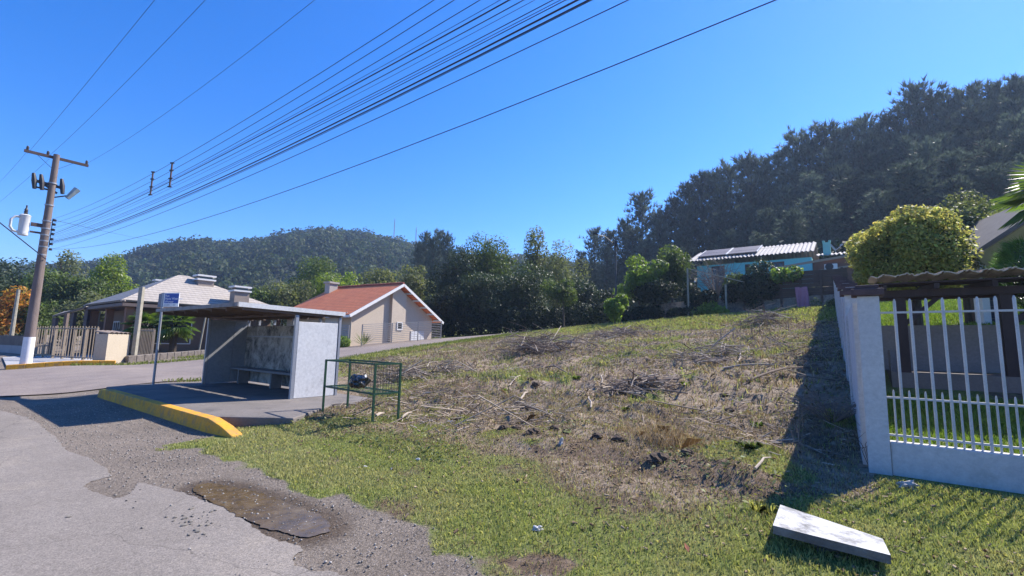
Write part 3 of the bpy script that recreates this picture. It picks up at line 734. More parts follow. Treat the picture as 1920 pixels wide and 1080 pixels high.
def roofmesh(name, faces, m, parent, thick=.12):
    """faces: list of (points, eave index pair) -> uv in metres along the eave / up the slope"""
    me = bpy.data.meshes.new(name); V = []; Fs = []; UV = []
    for pts in faces:
        pts = [Vector(p) for p in pts]; e = (pts[1]-pts[0]).normalized(); nrm = (pts[1]-pts[0]).cross(pts[-1]-pts[0]).normalized(); u2 = nrm.cross(e)
        i = len(V); V += [tuple(p) for p in pts]; Fs.append(tuple(range(i, i+len(pts))))
        UV += [((p-pts[0]).dot(e)+20, (p-pts[0]).dot(u2)+20) for p in pts]
    me.from_pydata(V, [], Fs); uv = me.uv_layers.new(name='uv')
    for k, t in enumerate(UV): uv.data[k].uv = t
    me.materials.append(m); o = link(name, me, parent)
    s = o.modifiers.new('solid', 'SOLIDIFY'); s.thickness = thick; s.offset = -1
    return o
MBRN = mat('brown_wall', (.22,.16,.125), (.19,.135,.105), 1.5, .85)
MBRN2 = mat('terracotta_column', (.24,.13,.085), (.2,.11,.07), 1.5, .85)
MGLASS = mat('dark_glass', (.02,.025,.03), (.03,.035,.045), 1, .08, spec=.6)
MWF = mat('white_frame', (.72,.71,.70), (.68,.67,.66), 4, .6)
MFASC = mat('brown_fascia', (.16,.12,.11), (.13,.1,.09), 3, .7)
def window(par, x, y, z, w, h, face='-y', frame=MWF, glass=MGLASS, bars=1, name='window', fw=.07, dep=.05):
    """framed window on a wall; face tells which way it looks in the parent's frame"""
    mb = MB(); mb.box(-w/2, -w/2+fw, -dep, 0, 0, h).box(w/2-fw, w/2, -dep, 0, 0, h).box(-w/2+fw, w/2-fw, -dep, 0, 0, fw).box(-w/2+fw, w/2-fw, -dep, 0, h-fw, h)
    for k in range(bars): xx = -w/2+w*(k+1)/(bars+1); mb.box(xx-fw/3, xx+fw/3, -dep*.9, 0, fw, h-fw)
    o = mb.build(name, frame, par); o.location = (x, y, z); o.rotation_euler = (0, 0, {'-y': 0, '+x': R(90), '-x': R(-90), '+y': R(180)}[face])
    MB().box(-w/2+fw, w/2-fw, -dep*.4, -.004, fw, h-fw).build('pane', glass, o)
    return o
# --- tan roofed bungalow: local x = -d... x runs along the street side (n), y to the left/back (d)
c0 = at(230, 565, 28.0); hz = HZ(c0.x-3, c0.y+2)-.05; EZ = c0.z-hz
th = thing('house', 'brown bungalow with large tan hipped tile roof and deep porch', 'house', (c0.x, c0.y, hz), math.atan2(.8, .6))
LX, LY = 10.2, 9.4; RZ = at(350, 520, c0.y+6.6).z-hz     # local x along n (to the right in the photo), local y along d (left/back)
o_ = .0
e = [(0,0,EZ), (LX,0,EZ), (LX,LY,EZ), (0,LY,EZ)]; r0, r1 = (4.2, LY*.5, RZ), (4.75, LY*.5, RZ)
roofmesh('roof', [[e[1],e[0],r0,r1], [e[0],e[3],r0], [e[3],e[2],r1,r0], [e[2],e[1],r1]], MRT, th)
mb = MB()
for p, q2 in ((e[0],r0),(e[1],r1),(e[3],r1),(e[2],r1),(r0,r1)): mb.bar(Vector(p)+Vector((0,0,.04)), Vector(q2)+Vector((0,0,.04)), .24, .09)
mb.build('ridge_tiles', MTAN, th)
mb = MB()
for p, q2 in zip(e, e[1:]+e[:1]): mb.bar(Vector(p)-Vector((0,0,.17)), Vector(q2)-Vector((0,0,.17)), .05, .20)
mb.build('fascia', MFASC, th)
MB().box(.1, LX-.1, .1, LY-.1, EZ-.30, EZ-.22).build('porch_ceiling', MFASC, th)
MB().box(1.3, LX-.5, 1.5, LY-.6, .35, EZ-.31).build('wall', MBRN, th)
MB().box(.3, LX-.2, .3, LY-.3, -.5, .34).build('plinth', mat('plinth_dark', (.10,.085,.08), (.07,.06,.055), 2, .9), th)
for x, y in ((.5,.5),(LX*.52,.5),(LX-.5,.5),(.5,LY*.52),(.5,LY-.5)):
    MB().box(x-.2, x+.2, y-.2, y+.2, .35, EZ-.31).build('porch_column', MBRN2, th)
window(th, 3.2, 1.5, .9, 2.2, 1.6, '-y'); window(th, 6.5, 1.5, .9, 2.0, 1.6, '-y')
window(th, 1.3, 3.5, .8, 1.6, 1.6, '-x'); window(th, 1.3, 6.4, .4, 1.5, 2.0, '-x', bars=2)
for k, (px, py, sz, YY) in enumerate(((383,527,.52,34.5),(450,548,.5,33.5),(301,534,.42,40))):
    p = at(px, py, YY); w = th.matrix_world; 
    lp = Matrix.Rotation(-math.atan2(.8,.6), 4, 'Z') @ Vector((p.x-c0.x, p.y-c0.y, 0))
    zz = p.z-hz
    ch = MB().box(lp.x-sz, lp.x+sz, lp.y-sz*.8, lp.y+sz*.8, EZ-.2, zz).build('chimney', mat('chimney_tan', (.33,.27,.225), (.29,.235,.2), 2, .85), th)
    MB().box(lp.x-sz-.1, lp.x+sz+.1, lp.y-sz*.8-.1, lp.y+sz*.8+.1, zz, zz+.12).box(lp.x-sz-.1, lp.x+sz+.1, lp.y-sz*.8-.1, lp.y+sz*.8+.1, zz+.3, zz+.42).build('chimney_cap', MWF, ch)
    MB().box(lp.x-sz+.08, lp.x+sz-.08, lp.y-sz*.8+.08, lp.y+sz*.8-.08, zz+.12, zz+.3).build('chimney_throat', MGLASS, ch)
# --- annex with lean-to roof to the left
p0, p1, p2, p3 = at(97, 592, 33), at(160, 574, 33), at(168, 575, 41), at(120, 584, 41)
an = thing('carport', 'low carport with sloping tan roof beside the brown bungalow', 'carport', (0,0,0))
roofmesh('roof', [[p0, p1, p2, p3]], MRT, an)
for p in (p0, p0.lerp(p1,.55), p3, p0.lerp(p1, .97)):
    z = HZ(p.x, p.y); MB().box(p.x-.12, p.x+.12, p.y+.2, p.y+.44, z-.1, p.z-.12).build('post', MFASC, an)
wq = p0.lerp(p1, .6); wr = p0.lerp(p1, .96)
mb = MB(); mb.prism([(wq.x, HZ(wq.x, 34)), (wr.x, HZ(wr.x, 34)), (wr.x, p1.z-.35), (wq.x, p0.lerp(p1,.6).z-.2)], 'y', 34.2, 34.4)
mb.build('wall', mat('pale_annex_wall', (.48,.48,.43), (.43,.43,.39), 1.5, .85), an)
MB().box(p0.x-.3, wq.x-.1, 37, 37.2, HZ(p0.x, 37)-.1, p0.z-.2).build('wall', mat('annex_dark', (.06,.055,.06), (.08,.07,.07), 2, .9), an)
# --- garden wall / terrace edge in front of the bungalow (white path)
t0_, t1_ = at(240, 652, 26), at(380, 648, 31)

# --- red roofed house
MBEIGE = mat('beige_wall', (.54,.45,.36), (.50,.415,.335), 1.0, .85, stain=(.38,.30,.235), stain_amt=.02)
c1 = G(656, 650); c1 = Vector((c1.x, c1.y, 0)); gz = HZ(c1.x, c1.y)-.05
g_ = Vector((.50, .866, 0))
rh = thing('house', 'beige house with bright red tile gable roof and white shutters', 'house', (c1.x, c1.y, gz), math.atan2(g_.y, g_.x))
# local x along the gable wall (away, to the right in the photo), local y along the ridge (left/back)
ev = at(651, 579, c1.y-.5).z-gz; ap = at(749, 533, c1.y+3.8); apz = ap.z-gz
GW = 8.6; LL = 7.2; mid = GW*.5
mb = MB(); mb.prism([(0,-.3),(GW,-.3),(GW,ev-.15),(mid,apz-.22),(0,ev-.15)], 'y', 0, LL)
mb.build('wall', MBEIGE, rh)
MB().prism([(mid-.75,-.2),(mid+.75,-.2),(mid+.75,apz-.85),(mid,apz-.36),(mid-.75,apz-.85)], 'y', -.28, -.003).build('gable_bay', MBEIGE, rh)
sl = (apz-(ev-.0))/mid
def rz(x): return apz-abs(x-mid)*sl
OV, OG = .75, .65
roofmesh('roof', [[(-OV, LL+.4, rz(-OV)), (-OV, -OG, rz(-OV)), (mid, -OG, apz), (mid, LL+.4, apz)], [(GW+OV, -OG, rz(GW+OV)), (GW+OV, LL+.4, rz(GW+OV)), (mid, LL+.4, apz), (mid, -OG, apz)]], MRR, rh, .1)
mb = MB()
for k in range(22): mb.tube([(mid, -OG+.02+k*.365, apz+.02), (mid, -OG+.36+k*.365, apz+.035)], [.10,.12], 8)
mb.build('ridge_tiles', mat('ridge_red', (.34,.10,.06), (.24,.07,.05), 3, .8), rh)
MB().bar((-OV, -OG-.02, rz(-OV)-.1), (mid, -OG-.02, apz-.1), .05, .20).bar((mid, -OG-.02, apz-.1), (GW+OV, -OG-.02, rz(GW+OV)-.1), .05, .20).build('bargeboard', MWF, rh)
MB().box(-OV-.04, -OV, -OG, LL+.4, rz(-OV)-.2, rz(-OV)-.04).build('eaves_board', MWF, rh)
mb = MB()
for k in range(1, 6):
    for sx in (1, -1):
        x = mid+sx*k*(mid+OV)/5.6; MB().box(x-.05, x+.05, -OG+.02, 0, rz(x)-.27, rz(x)-.13).build('purlin', MWF, rh)
wn = window(rh, mid+.12, -.283, 1.35, .62, .62, '-y', bars=0, fw=.09); wn['label'] = 'small square tilting window'
MSHUT = mat('white_shutter', (.66,.68,.72), (.62,.64,.68), 4, .6, stretch=(1,1,9))
d = MB().box(mid+1.7, mid+3.3, -.05, 0.0, .15, 1.35).build('shuttered_window', MSHUT, rh)
mb = MB()
for k in range(4): mb.box(mid+1.72+k*.39, mid+1.74+k*.39, -.065, -.05, .17, 1.33)
mb.build('shutter_frame', MWF, d)
for yy, w_ in ((2.0, 1.3),):
    d = MB().box(-.06, 0, yy-w_/2, yy+w_/2, .95, 2.05).build('shuttered_window', MSHUT, rh)
    MB().box(-.08, -.06, yy-.02, yy+.02, .97, 2.03).box(-.08,-.06,yy-w_/2,yy-w_/2+.05,.95,2.05).box(-.08,-.06,yy+w_/2-.05,yy+w_/2,.95,2.05).build('shutter_frame', MWF, d)
MB().tube([(-.55, -.1, ev-.25), (-.12, -.1, ev-.5), (-.12, -.1, .1)], .05, 8).build('downpipe', MBEIGE, rh, True)
MB().box(3.2, 4.0, LL-.6, LL, apz-.8, apz+.25).box(3.1, 4.1, LL-.7, LL+.1, apz+.25, apz+.4).build('chimney', mat('chimney_grey', (.42,.38,.35), (.36,.33,.3), 3, .8), rh)
# slatted steel fence in front of it, plus a grey flat roof far behind
MSLAT = mat('galvanised_slat', (.32,.31,.32), (.26,.25,.26), 4, .5, metal=.4)
def slat_fence(P0, P1, h, n, npost, lab):
    P0, P1 = Vector(P0), Vector(P1); t = thing('slat_fence', lab, 'fence', (0,0,0))
    z0, z1 = HZ(P0.x, P0.y), HZ(P1.x, P1.y); mb = MB()
    for k in range(n):
        z = .1+(h-.12)*k/(n-1); mb.bar((P0.x, P0.y, z0+z), (P1.x, P1.y, z1+z), .025, .035)
    mb.build('slats', MSLAT, t)
    for k in range(npost+1):
        q2 = P0.lerp(P1, k/npost); z = z0+(z1-z0)*k/npost
        MB().box(q2.x-.035, q2.x+.035, q2.y+.02, q2.y+.09, z-.1, z+h).build('post', MSLAT, t)
fa_, fb_, fc_ = G(616, 655), G(690, 653), G(786, 645)
slat_fence((c1.x-1.6, c1.y-1.7, 0), (c1.x+.2, c1.y-1.1, 0), 1.5, 11, 2, 'horizontal slat fence left of the beige house corner')
slat_fence((c1.x+.9, c1.y-.4, 0), (c1.x+5.3, c1.y+6.2, 0), 1.5, 11, 3, 'horizontal slat fence in front of the beige gable wall')
# ================================================================== RIGHT: FRONT FENCE, BOUNDARY WALL, PERGOLA
MRENDER = mat('grey_white_render', (.58,.565,.555), (.50,.49,.485), 1.3, .85, .3, 30, stain=(.33,.31,.28), stain_amt=.14, stain_scale=1.8)
MCAP = mat('dark_red_coping', (.115,.075,.072), (.075,.05,.05), 7, .85, .4, 18)
MBARW = mat('white_bar_paint', (.56,.55,.54), (.46,.455,.45), 5, .6, stain=(.28,.2,.15), stain_amt=.05, stain_scale=9)
GPX, GPY = 4.36, 5.62
gz0 = HZ(GPX, GPY)
ff = thing('front_fence', 'white barred fence with low wall and tall capped corner pillar', 'fence', (GPX, GPY, gz0), ROADROT)
ptz = 2.06
pil = MB().box(-.085, .13, -.11, .11, -.15, ptz).build('pillar', MRENDER, ff, bevel=.012)
MB().box(-.14, .18, -.16, .16, ptz+.002, ptz+.085).box(-.095, .135, -.115, .115, ptz+.086, ptz+.135).build('cap', MCAP, pil, bevel=.01)
LW = 5.2
MB().box(.132, LW, -.08, .07, -.2, .36).build('low_wall', MRENDER, ff, bevel=.012)
MB().box(LW+.002, LW+.28, -.14, .14, -.15, ptz).build('pillar', MRENDER, ff)
for zz in (.43, .86, 1.86): MB().bar((.13, 0, zz), (LW, 0, zz), .028, .022).build('rail', MBARW, ff)
k = 0; x = .20
while x < LW-.05:
    top = 2.02 if k % 2 else .95
    w = .0150 if k % 2 else .0105
    MB().tube([(x, -.002, .36), (x, -.002, top-.03), (x, -.002, top)], [w, w, .006], 8).build('bar', MBARW, ff, True)
    k += 1; x += .0705
# boundary wall climbing beside the lot
WD = Vector((.574, .819, 0)); WR = -math.radians(35.0)
bwl = thing('boundary_wall', 'long stepped white boundary wall with dark pillar caps beside the cleared lot', 'wall', (GPX, GPY, 0), WR)
SEG = 2.55
for k in range(11):
    y0_, y1_ = .16+SEG*k, .16+SEG*(k+1)
    pa, pb_ = Vector((GPX, GPY, 0))+WD*y0_, Vector((GPX, GPY, 0))+WD*y1_
    za_, zb_ = HZ(pa.x, pa.y), HZ(pb_.x, pb_.y)
    zt_ = zb_+1.72 if k else zb_+1.6
    MB().box(-.13, -.0, y0_+.0, y1_-.26, za_-.3, zt_).build('wall_panel', MRENDER, bwl)
    p_ = MB().box(-.16, .12, y1_-.257, y1_, za_-.3, zb_+1.93).build('pillar', MRENDER, bwl)
    MB().box(-.22, .18, y1_-.31, y1_+.05, zb_+1.932, zb_+2.01).box(-.17,.13,y1_-.26,y1_,zb_+2.012,zb_+2.06).build('cap', MCAP, p_)
# pergola with wavy tile roof
MPERG = mat('dark_timber', (.06,.038,.034), (.04,.026,.025), 6, .75, stretch=(1,1,.3))
MWAVE = mat('wavy_tile', (.55,.46,.36), (.42,.33,.25), 3, .85, stain=(.15,.12,.1), stain_amt=.1, stain_scale=4)
pg = thing('pergola', 'dark timber barbecue shelter with wavy tile roof and grey back wall', 'pergola', (GPX, GPY, 0), ROADROT)
def pz(x, y): q2 = Matrix.Rotation(ROADROT, 3, 'Z') @ Vector((x, y, 0)); return HZ(GPX+q2.x, GPY+q2.y)
PX0, PX1, PY0, PY1 = .28, 6.6, 4.55, 7.1; ZR = 2.86
for x in (.62, 2.1, 4.05, 6.2):
    MB().box(x-.09, x+.09, PY0+.25, PY0+.43, pz(x, PY0)-.1, ZR-.16).build('post', MPERG, pg)
mb = MB()
mb.box(PX0, PX1, PY0+.22, PY0+.34, ZR-.16, ZR-.02).box(PX0, PX1, PY1-.4, PY1-.28, ZR-.05, ZR+.09)
for k in range(9):
    x = PX0+.1+(PX1-PX0-.2)*k/8; mb.bar((x, PY0-.12, ZR+.0), (x, PY1, ZR+.22), .07, .10)
for k in range(6):
    y = PY0-.05+(PY1-PY0)*k/5.2; mb.box(PX0-.05, PX1, y-.03, y+.03, ZR+.075+.085*(y-PY0), ZR+.105+.085*(y-PY0))
mb.bar((.62, PY0+.34, ZR-.75), (1.25, PY0+.34, ZR-.12), .08).bar((2.1, PY0+.34, ZR-.75), (2.7, PY0+.34, ZR-.12), .08)
mb.build('roof_timbers', MPERG, pg)
mb = MB(); per = .285; nx = int((PX1-PX0+.2)/per*8)
def wv(x, r): return ZR+.165+.055*abs(math.sin(math.pi*(x-PX0)/per))**.8
for r in range(7):
    ya = PY0-.22+r*.38; yb = ya+.42; dz = .085*r*.38
    for k in range(nx):
        xa = PX0-.1+k*per/8; xb = xa+per/8
        mb.quad((xa,ya,wv(xa,r)+dz+.03),(xb,ya,wv(xb,r)+dz+.03),(xb,yb,wv(xb,r)+dz+.03),(xa,yb,wv(xa,r)+dz+.03))
rf = mb.build('tile_roof', MWAVE, pg); so = rf.modifiers.new('solid', 'SOLIDIFY'); so.thickness = .018
MPL = mat('grey_plaster_wall', (.30,.295,.31), (.245,.24,.255), 1.2, .9)
MB().box(.35, PX1, PY1-.5, PY1-.36, pz(2, PY1)-.4, pz(2, PY1-.4)+.98).build('back_wall', MPL, pg)
MB().box(.4, PX1, PY0+.2, PY1-.5, pz(2, PY0)-.4, pz(2, PY1-.4)-.02).build('floor', mat('pergola_floor', (.2,.17,.155), (.15,.13,.12), 2, .9), pg)
MB().box(.42,.62, PY0+.6, PY1-1.2, pz(.5,PY0), pz(.5,PY0)+.75).build('bench', MPL, pg)
# lamp bulb under the roof
MB().lathe([(.012,.12),(.012,.05),(.03,.04),(.035,0),(.02,-.03)], (3.1, PY0+.9, ZR-.22), 8).build('lamp_bulb', MWF, pg)
# house at the far right: brown gable eaves and dark slatted wall behind the pergola
fh = thing('house', 'house at the right edge with beige eaves showing behind the palm', 'house', (0,0,0))
e0, e1 = at(1832, 477, 13.5), at(1990, 330, 12.2)
mb = MB(); q0 = at(1832, 477, 13.5); q1 = at(1930, 412, 12.0); q2_ = at(2060, 330, 11.0)
back = Vector((1.8, 5, 0))
i = len(mb.v); pts = [q0, q2_, q2_+back, q0+back]
mb.v += [tuple(p) for p in pts]+[tuple(p+Vector((0,0,.14))) for p in pts]
mb.f += [(3,2,1,0),(4,5,6,7),(0,1,5,4),(1,2,6,5),(2,3,7,6),(3,0,4,7)]
mb.build('roof', mat('brown_roof_edge', (.19,.16,.14), (.15,.125,.11), 3, .8), fh)
mb = MB(); s_ = Vector((.35,.5,-.02)); t_ = Vector((2.3,1.9,-.05))
mb.quad(q0+s_*.2-Vector((0,0,.03)), q2_+s_*.2-Vector((0,0,.03)), q2_+t_, q0+t_*1.0)
sf = mb.build('soffit', mat('beige_soffit', (.40,.36,.30), (.36,.32,.27), 2, .8), fh); so = sf.modifiers.new('solid','SOLIDIFY'); so.thickness=.04
wz = HZ(13, 13)
w0, w1 = at(1846, 540, 16.0), at(2080, 540, 14.0)
mb = MB(); d_ = (w1-w0).normalized(); 
for k in range(16):
    z = wz+.4+k*.21; mb.bar((w0.x, w0.y, z), (w1.x, w1.y, z), .04, .185)
mb.build('slatted_wall', mat('dark_slats', (.05,.05,.07), (.035,.035,.05), 4, .6), fh)
MB().box(w0.x-.28, w0.x-.02, w0.y-.15, w0.y+.15, wz-.2, wz+3.4).build('column', MWF, fh)
MB().box(w0.x, w0.x+7, 16.3, 16.6, wz-.2, wz+3.6).build('wall', MFASC, fh)

# ------------------------------------------------------------------ concrete slab lying in the grass
sl = [G(1449,1003), G(1670,1054), at(1642,1004,3.98), at(1466,946,4.62)]
A_s, B_s = flat(1449,985,.285), flat(1670,1041,.245); D_s, C_s = flat(1463,946,.285), flat(1655,1010,.245)
mb = MB(); th_ = .06
i = 0; pts = [A_s, B_s, C_s, D_s]
mb.v = [tuple(p-Vector((0,0,th_))) for p in pts]+[tuple(p) for p in pts]
mb.f = [(3,2,1,0),(4,5,6,7)]+[(k, (k+1)%4, 4+(k+1)%4, 4+k) for k in range(4)]
MSLAB = mat('slab_limewash', (.58,.565,.55), (.45,.44,.43), 3, .9, .6, 25, stain=(.10,.095,.085), stain_amt=.52, stain_scale=6)
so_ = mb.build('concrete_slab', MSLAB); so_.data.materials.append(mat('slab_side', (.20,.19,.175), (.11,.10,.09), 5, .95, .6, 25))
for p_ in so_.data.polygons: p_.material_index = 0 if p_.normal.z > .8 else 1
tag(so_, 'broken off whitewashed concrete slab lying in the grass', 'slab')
mid_ = (A_s+B_s+C_s+D_s)/4; 
rk = blob('stone', (.12,.10,.05), mat('dirty_stone', (.2,.18,.16), (.13,.12,.1), 6, .9), 9, .3, 2); rk.location = (mid_.x, mid_.y, HB(mid_.x, mid_.y)+.005); tag(rk, 'rough stone propping up the concrete slab', 'stone')
st = blob('stone', (.10,.07,.06), mat('pale_stone', (.42,.40,.38), (.3,.29,.28), 9, .9), 11, .3, 2); p = G(1702, 916); st.location = p+Vector((0,0,.02)); tag(st, 'small pale stone at the foot of the low white wall', 'stone')

# ================================================================== BLUE HOUSE, PLANK FENCE, POSTS
MBLUE = mat('turquoise_wall', (.20,.60,.62), (.17,.54,.57), 1.0, .8, stain=(.30,.42,.42), stain_amt=.0, stain_scale=1.5)
MCORR = mat('fibre_cement', (.40,.375,.37), (.33,.31,.31), 1.5, .8, stain=(.2,.185,.18), stain_amt=.1, stain_scale=2)
MBRICK = mat('brick_brown', (.20,.105,.075), (.16,.085,.06), 3, .9)
SH = 43.0
aL = on_s(1308, 545, SH)[0]; aR = on_s(1524, 520, SH)[0]; aR2 = on_s(1600, 520, SH)[0]
ox, oy = map(float, XY(aL, SH)); bz_ = HZ(ox, oy)-.4
bh_ = thing('house', 'turquoise house with corrugated grey roof and solar panels on the slope', 'house', (ox, oy, bz_), ROADROT)
LB, LB2 = aL-aR, aL-aR2
evz = on_s(1300, 493, SH-.6)[1]-bz_; evr = on_s(1524, 478, SH-.6)[1]-bz_; EVB = (evz+evr)/2
rzL = at(1320, 474, oy+4.0).z-bz_; DB = 6.4
MB().box(0, LB, 0, DB, -.8, EVB-.14).build('wall', MBLUE, bh_)
def corr(x0, x1, y0, y1, za, zb, per=.30, amp=.05):
    mb = MB(); n = int((x1-x0)/per*6)
    for k in range(n):
        a = x0+(x1-x0)*k/n; b2 = x0+(x1-x0)*(k+1)/n
        da = amp*math.sin(2*math.pi*a/per); db = amp*math.sin(2*math.pi*b2/per)
        mb.quad((a,y0,za+da),(b2,y0,za+db),(b2,y1,zb+db),(a,y1,zb+da))
    return mb
EVB += .25; RB_ = EVB+1.5
r_ = corr(-.7, LB+.2, -.6, DB*.55, EVB, RB_).build('roof', MCORR, bh_); s_ = r_.modifiers.new('solid','SOLIDIFY'); s_.thickness=.03
r_ = corr(-.7, LB+.2, DB*.55+.003, DB+.6, RB_, EVB).build('roof', MCORR, bh_); s_ = r_.modifiers.new('solid','SOLIDIFY'); s_.thickness=.03
MSOL = mat('solar_collector', (.17,.14,.135), (.14,.115,.115), 2, .5, spec=.3)
slp = (RB_-EVB)/(DB*.55+.6)
for x0 in (.1, 2.55):
    o = MB().bar((x0+1.15, .2, EVB+.19+.8*slp), (x0+1.15, DB*.5, EVB+.19+(DB*.5+.6)*slp), 2.3, .08).build('solar_panel', MSOL, bh_)
    mb = MB()
    for xx in (x0-.03, x0+2.33): mb.bar((xx, .2, EVB+.21+.8*slp), (xx, DB*.5, EVB+.21+(DB*.5+.6)*slp), .06, .1)
    mb.build('panel_frame', MWF, o)
def bpx(px, py): a, z = on_s(px, py, SH); return aL-a, z-bz_
def bwin(p0, p1, nm='window', m=None):
    x0, z1 = bpx(*p0); x1, z0 = bpx(*p1)
    return window(bh_, (x0+x1)/2, 0, min(z0, z1), abs(x1-x0), abs(z1-z0), '-y', m or mat('window_timber', (.10,.06,.05), (.08,.05,.04), 4, .7), MGLASS, 1, nm, .12)
bwin((1334,500),(1360,548)); bwin((1397,496),(1406,509)); bwin((1446,492),(1471,503))
x_, z_ = bpx(1378, 500); MB().tube([(x_, -.05, .3), (x_, -.05, EVB-.3)], .05, 8).build('downpipe', MBLUE, bh_, True)
# lower extension with brick wall
ex = MB().box(LB+.02, LB2+3, .5, DB, -.8, EVB-.55).build('brick_wall', MBRICK, bh_)
r_ = corr(LB+.25, LB2+3, -.1, DB*.6, EVB-.35, EVB+.45).build('roof', MCORR, bh_); s_ = r_.modifiers.new('solid','SOLIDIFY'); s_.thickness=.03
x0, z0 = bpx(1543, 478); x1, z1 = bpx(1556, 453)
ch = MB().box(x0, x1, .6, .6+(x1-x0), EVB-.3, z1+.1).build('chimney', mat('aqua_chimney', (.25,.56,.50), (.22,.5,.46), 2, .8), bh_)
MB().box(x0-.03, x0+.12, .57, .63+(x1-x0), z1+.101, z1+.25).box(x1-.12, x1+.03, .57, .63+(x1-x0), z1+.101, z1+.25).build('chimney_top', MATS['aqua_chimney'], ch)
MB().tube([(x0-.05, .9, EVB), (x0-.05, .9, bpx(1541,436)[1])], .03, 6).build('antenna_mast', MDARK, bh_)
x2, z2 = bpx(1566, 470)
MB().bar((x2,1,EVB),(x2,1,z2+.35),.04).bar((x2-.35,.8,z2+.75),(x2+.0,.9,z2+.2),.10).bar((x2,.9,z2+.2),(x2+.42,.7,z2+.5),.05).bar((x2+.32,.7,z2+.5),(x2+.5,.7,z2+.6),.12).build('antenna', MSTEEL, bh_)
p0_, p1_ = on_s(1452, 503, SH-2.2), on_s(1600, 478, SH-2.2)
MB().bar((aL-p0_[0], -2.2, p0_[1]-bz_), (aL-p1_[0], -2.2, p1_[1]-bz_), .12, .16).bar((aL-p0_[0]+1.5, -2.15, p0_[1]-bz_-.55), (aL-p1_[0], -2.15, p0_[1]-bz_-.2), .1, .12).build('awning_beam', mat('beige_beam', (.34,.28,.22), (.28,.23,.18), 3, .8), bh_)
MB().box(aL-p0_[0]+3.2, aL-p1_[0]+3, -2.0, -1.8, -.6, p0_[1]-bz_+.35).build('brick_wall', MBRICK, bh_)
ac0, ac1 = on_s(1546, 506, SH-2.25), on_s(1570, 494, SH-2.25)
acu = MB().box(aL-ac0[0], aL-ac1[0], -2.32, -2.02, ac0[1]-bz_, ac1[1]-bz_).build('air_conditioner', MWF, bh_, bevel=.02)
cx_ = aL-ac0[0]+(ac0[0]-ac1[0])*.38; cz_ = (ac0[1]+ac1[1])/2-bz_
o = MB().lathe([(.26,0),(.26,.02),(.20,.03)], (0,0,0), 18).build('fan_grille', MDARK, acu); o.location = (cx_, -2.322, cz_); o.rotation_euler = (R(90),0,0)
# plank fence at the back of the lot
MPLK = mat('old_planks', (.085,.06,.05), (.055,.04,.036), 7, .9, stretch=(.15,.15,6))
SF = 37.0; f0, f1 = on_s(1396, 560, SF)[0], on_s(1582, 560, SF)[0]
fx, fy = map(float, XY(f0, SF)); fz = HZ(fx, fy)
pf = thing('plank_fence', 'dark weathered horizontal plank fence along the back of the lot', 'fence', (fx, fy, fz), ROADROT)
ftop = (on_s(1480, 508, SF)[1]+on_s(1570, 505, SF)[1])/2-fz
mb = MB(); FLN = f0-f1
nb = 10
for k in range(nb):
    z0 = -.9+(ftop+.9)*k/nb; mb.box(.02*(k%3), FLN+.3-.03*(k%2), -.02+.008*(k%2), .015+.008*(k%2), z0, z0+(ftop+.9)/nb-.012)
mb.build('planks', MPLK, pf)
for k in range(6): MB().box(FLN*k/5-.07, FLN*k/5+.07, -.14, -.024, -1.2, ftop-.05+.1*(k%2)).build('post', MPLK, pf)
# pink towel hung on the fence
tx = on_s(1503, 560, SF-.3)
V = []; nu, nv = 14, 18; zt0 = on_s(1497, 538, SF-.35)[1]; zt1 = on_s(1503, 578, SF-.35)[1]
for j in range(nv+1):
    v = j/nv
    for i in range(nu+1):
        u = i/nu-.5; wdt = .72*(1-.12*v+.25*v*(1-v))
        x = u*wdt+.10*v; y = -.2-.06*math.sin(u*16+v*3)*(.3+v)-.03*math.sin(u*7)
        z = zt0+(zt1-zt0)*v*(1-.0*u)-.35*max(0, .18-abs(u))*(1-v)+(-.16 if v == 1 and u > .0 else 0)*u*2
        V.append((x, y, z))
q = np.array([j*(nu+1)+i for j in range(nv) for i in range(nu)])
tw = link('towel', npmesh('towel', np.array(V), np.c_[q, q+1, q+nu+2, q+nu+1], mat('pink_cloth', (.42,.20,.27), (.34,.16,.23), 8, .9), None, True))
tw.location = (*map(float, XY(tx[0], SF-.12)), 0); tw.rotation_euler = (0,0,ROADROT); tag(tw, 'pink towel hanging in front of the dark plank fence', 'towel')
s_ = tw.modifiers.new('solid','SOLIDIFY'); s_.thickness=.012
# thin posts and slanting rail
for (px, y0_, y1_, lab) in ((1291,503,586,'taller thin pale post left of the turquoise house'),(1362,533,580,'shorter thin pale post in front of the turquoise house wall')):
    a, z0 = on_s(px, y1_, 36.2); _, z1 = on_s(px, y0_, 36.2); x, y = map(float, XY(a, 36.2))
    o = tag(MB().box(-.05, .05, -.05, .05, min(z0, HZ(x,y))-.2, z1).build('fence_post', MCON), lab, 'post'); o.location = (x, y, 0)
r0_, r1_ = on_s(1292, 504, 36.3), on_s(1396, 529, 36.3)
tag(MB().bar((*map(float, XY(r0_[0], 36.3)), r0_[1]), (*map(float, XY(r1_[0], 36.3)), r1_[1]), .06).build('slanting_rail', MCON), 'pale wooden rail slanting from the taller post to the ivy', 'rail')
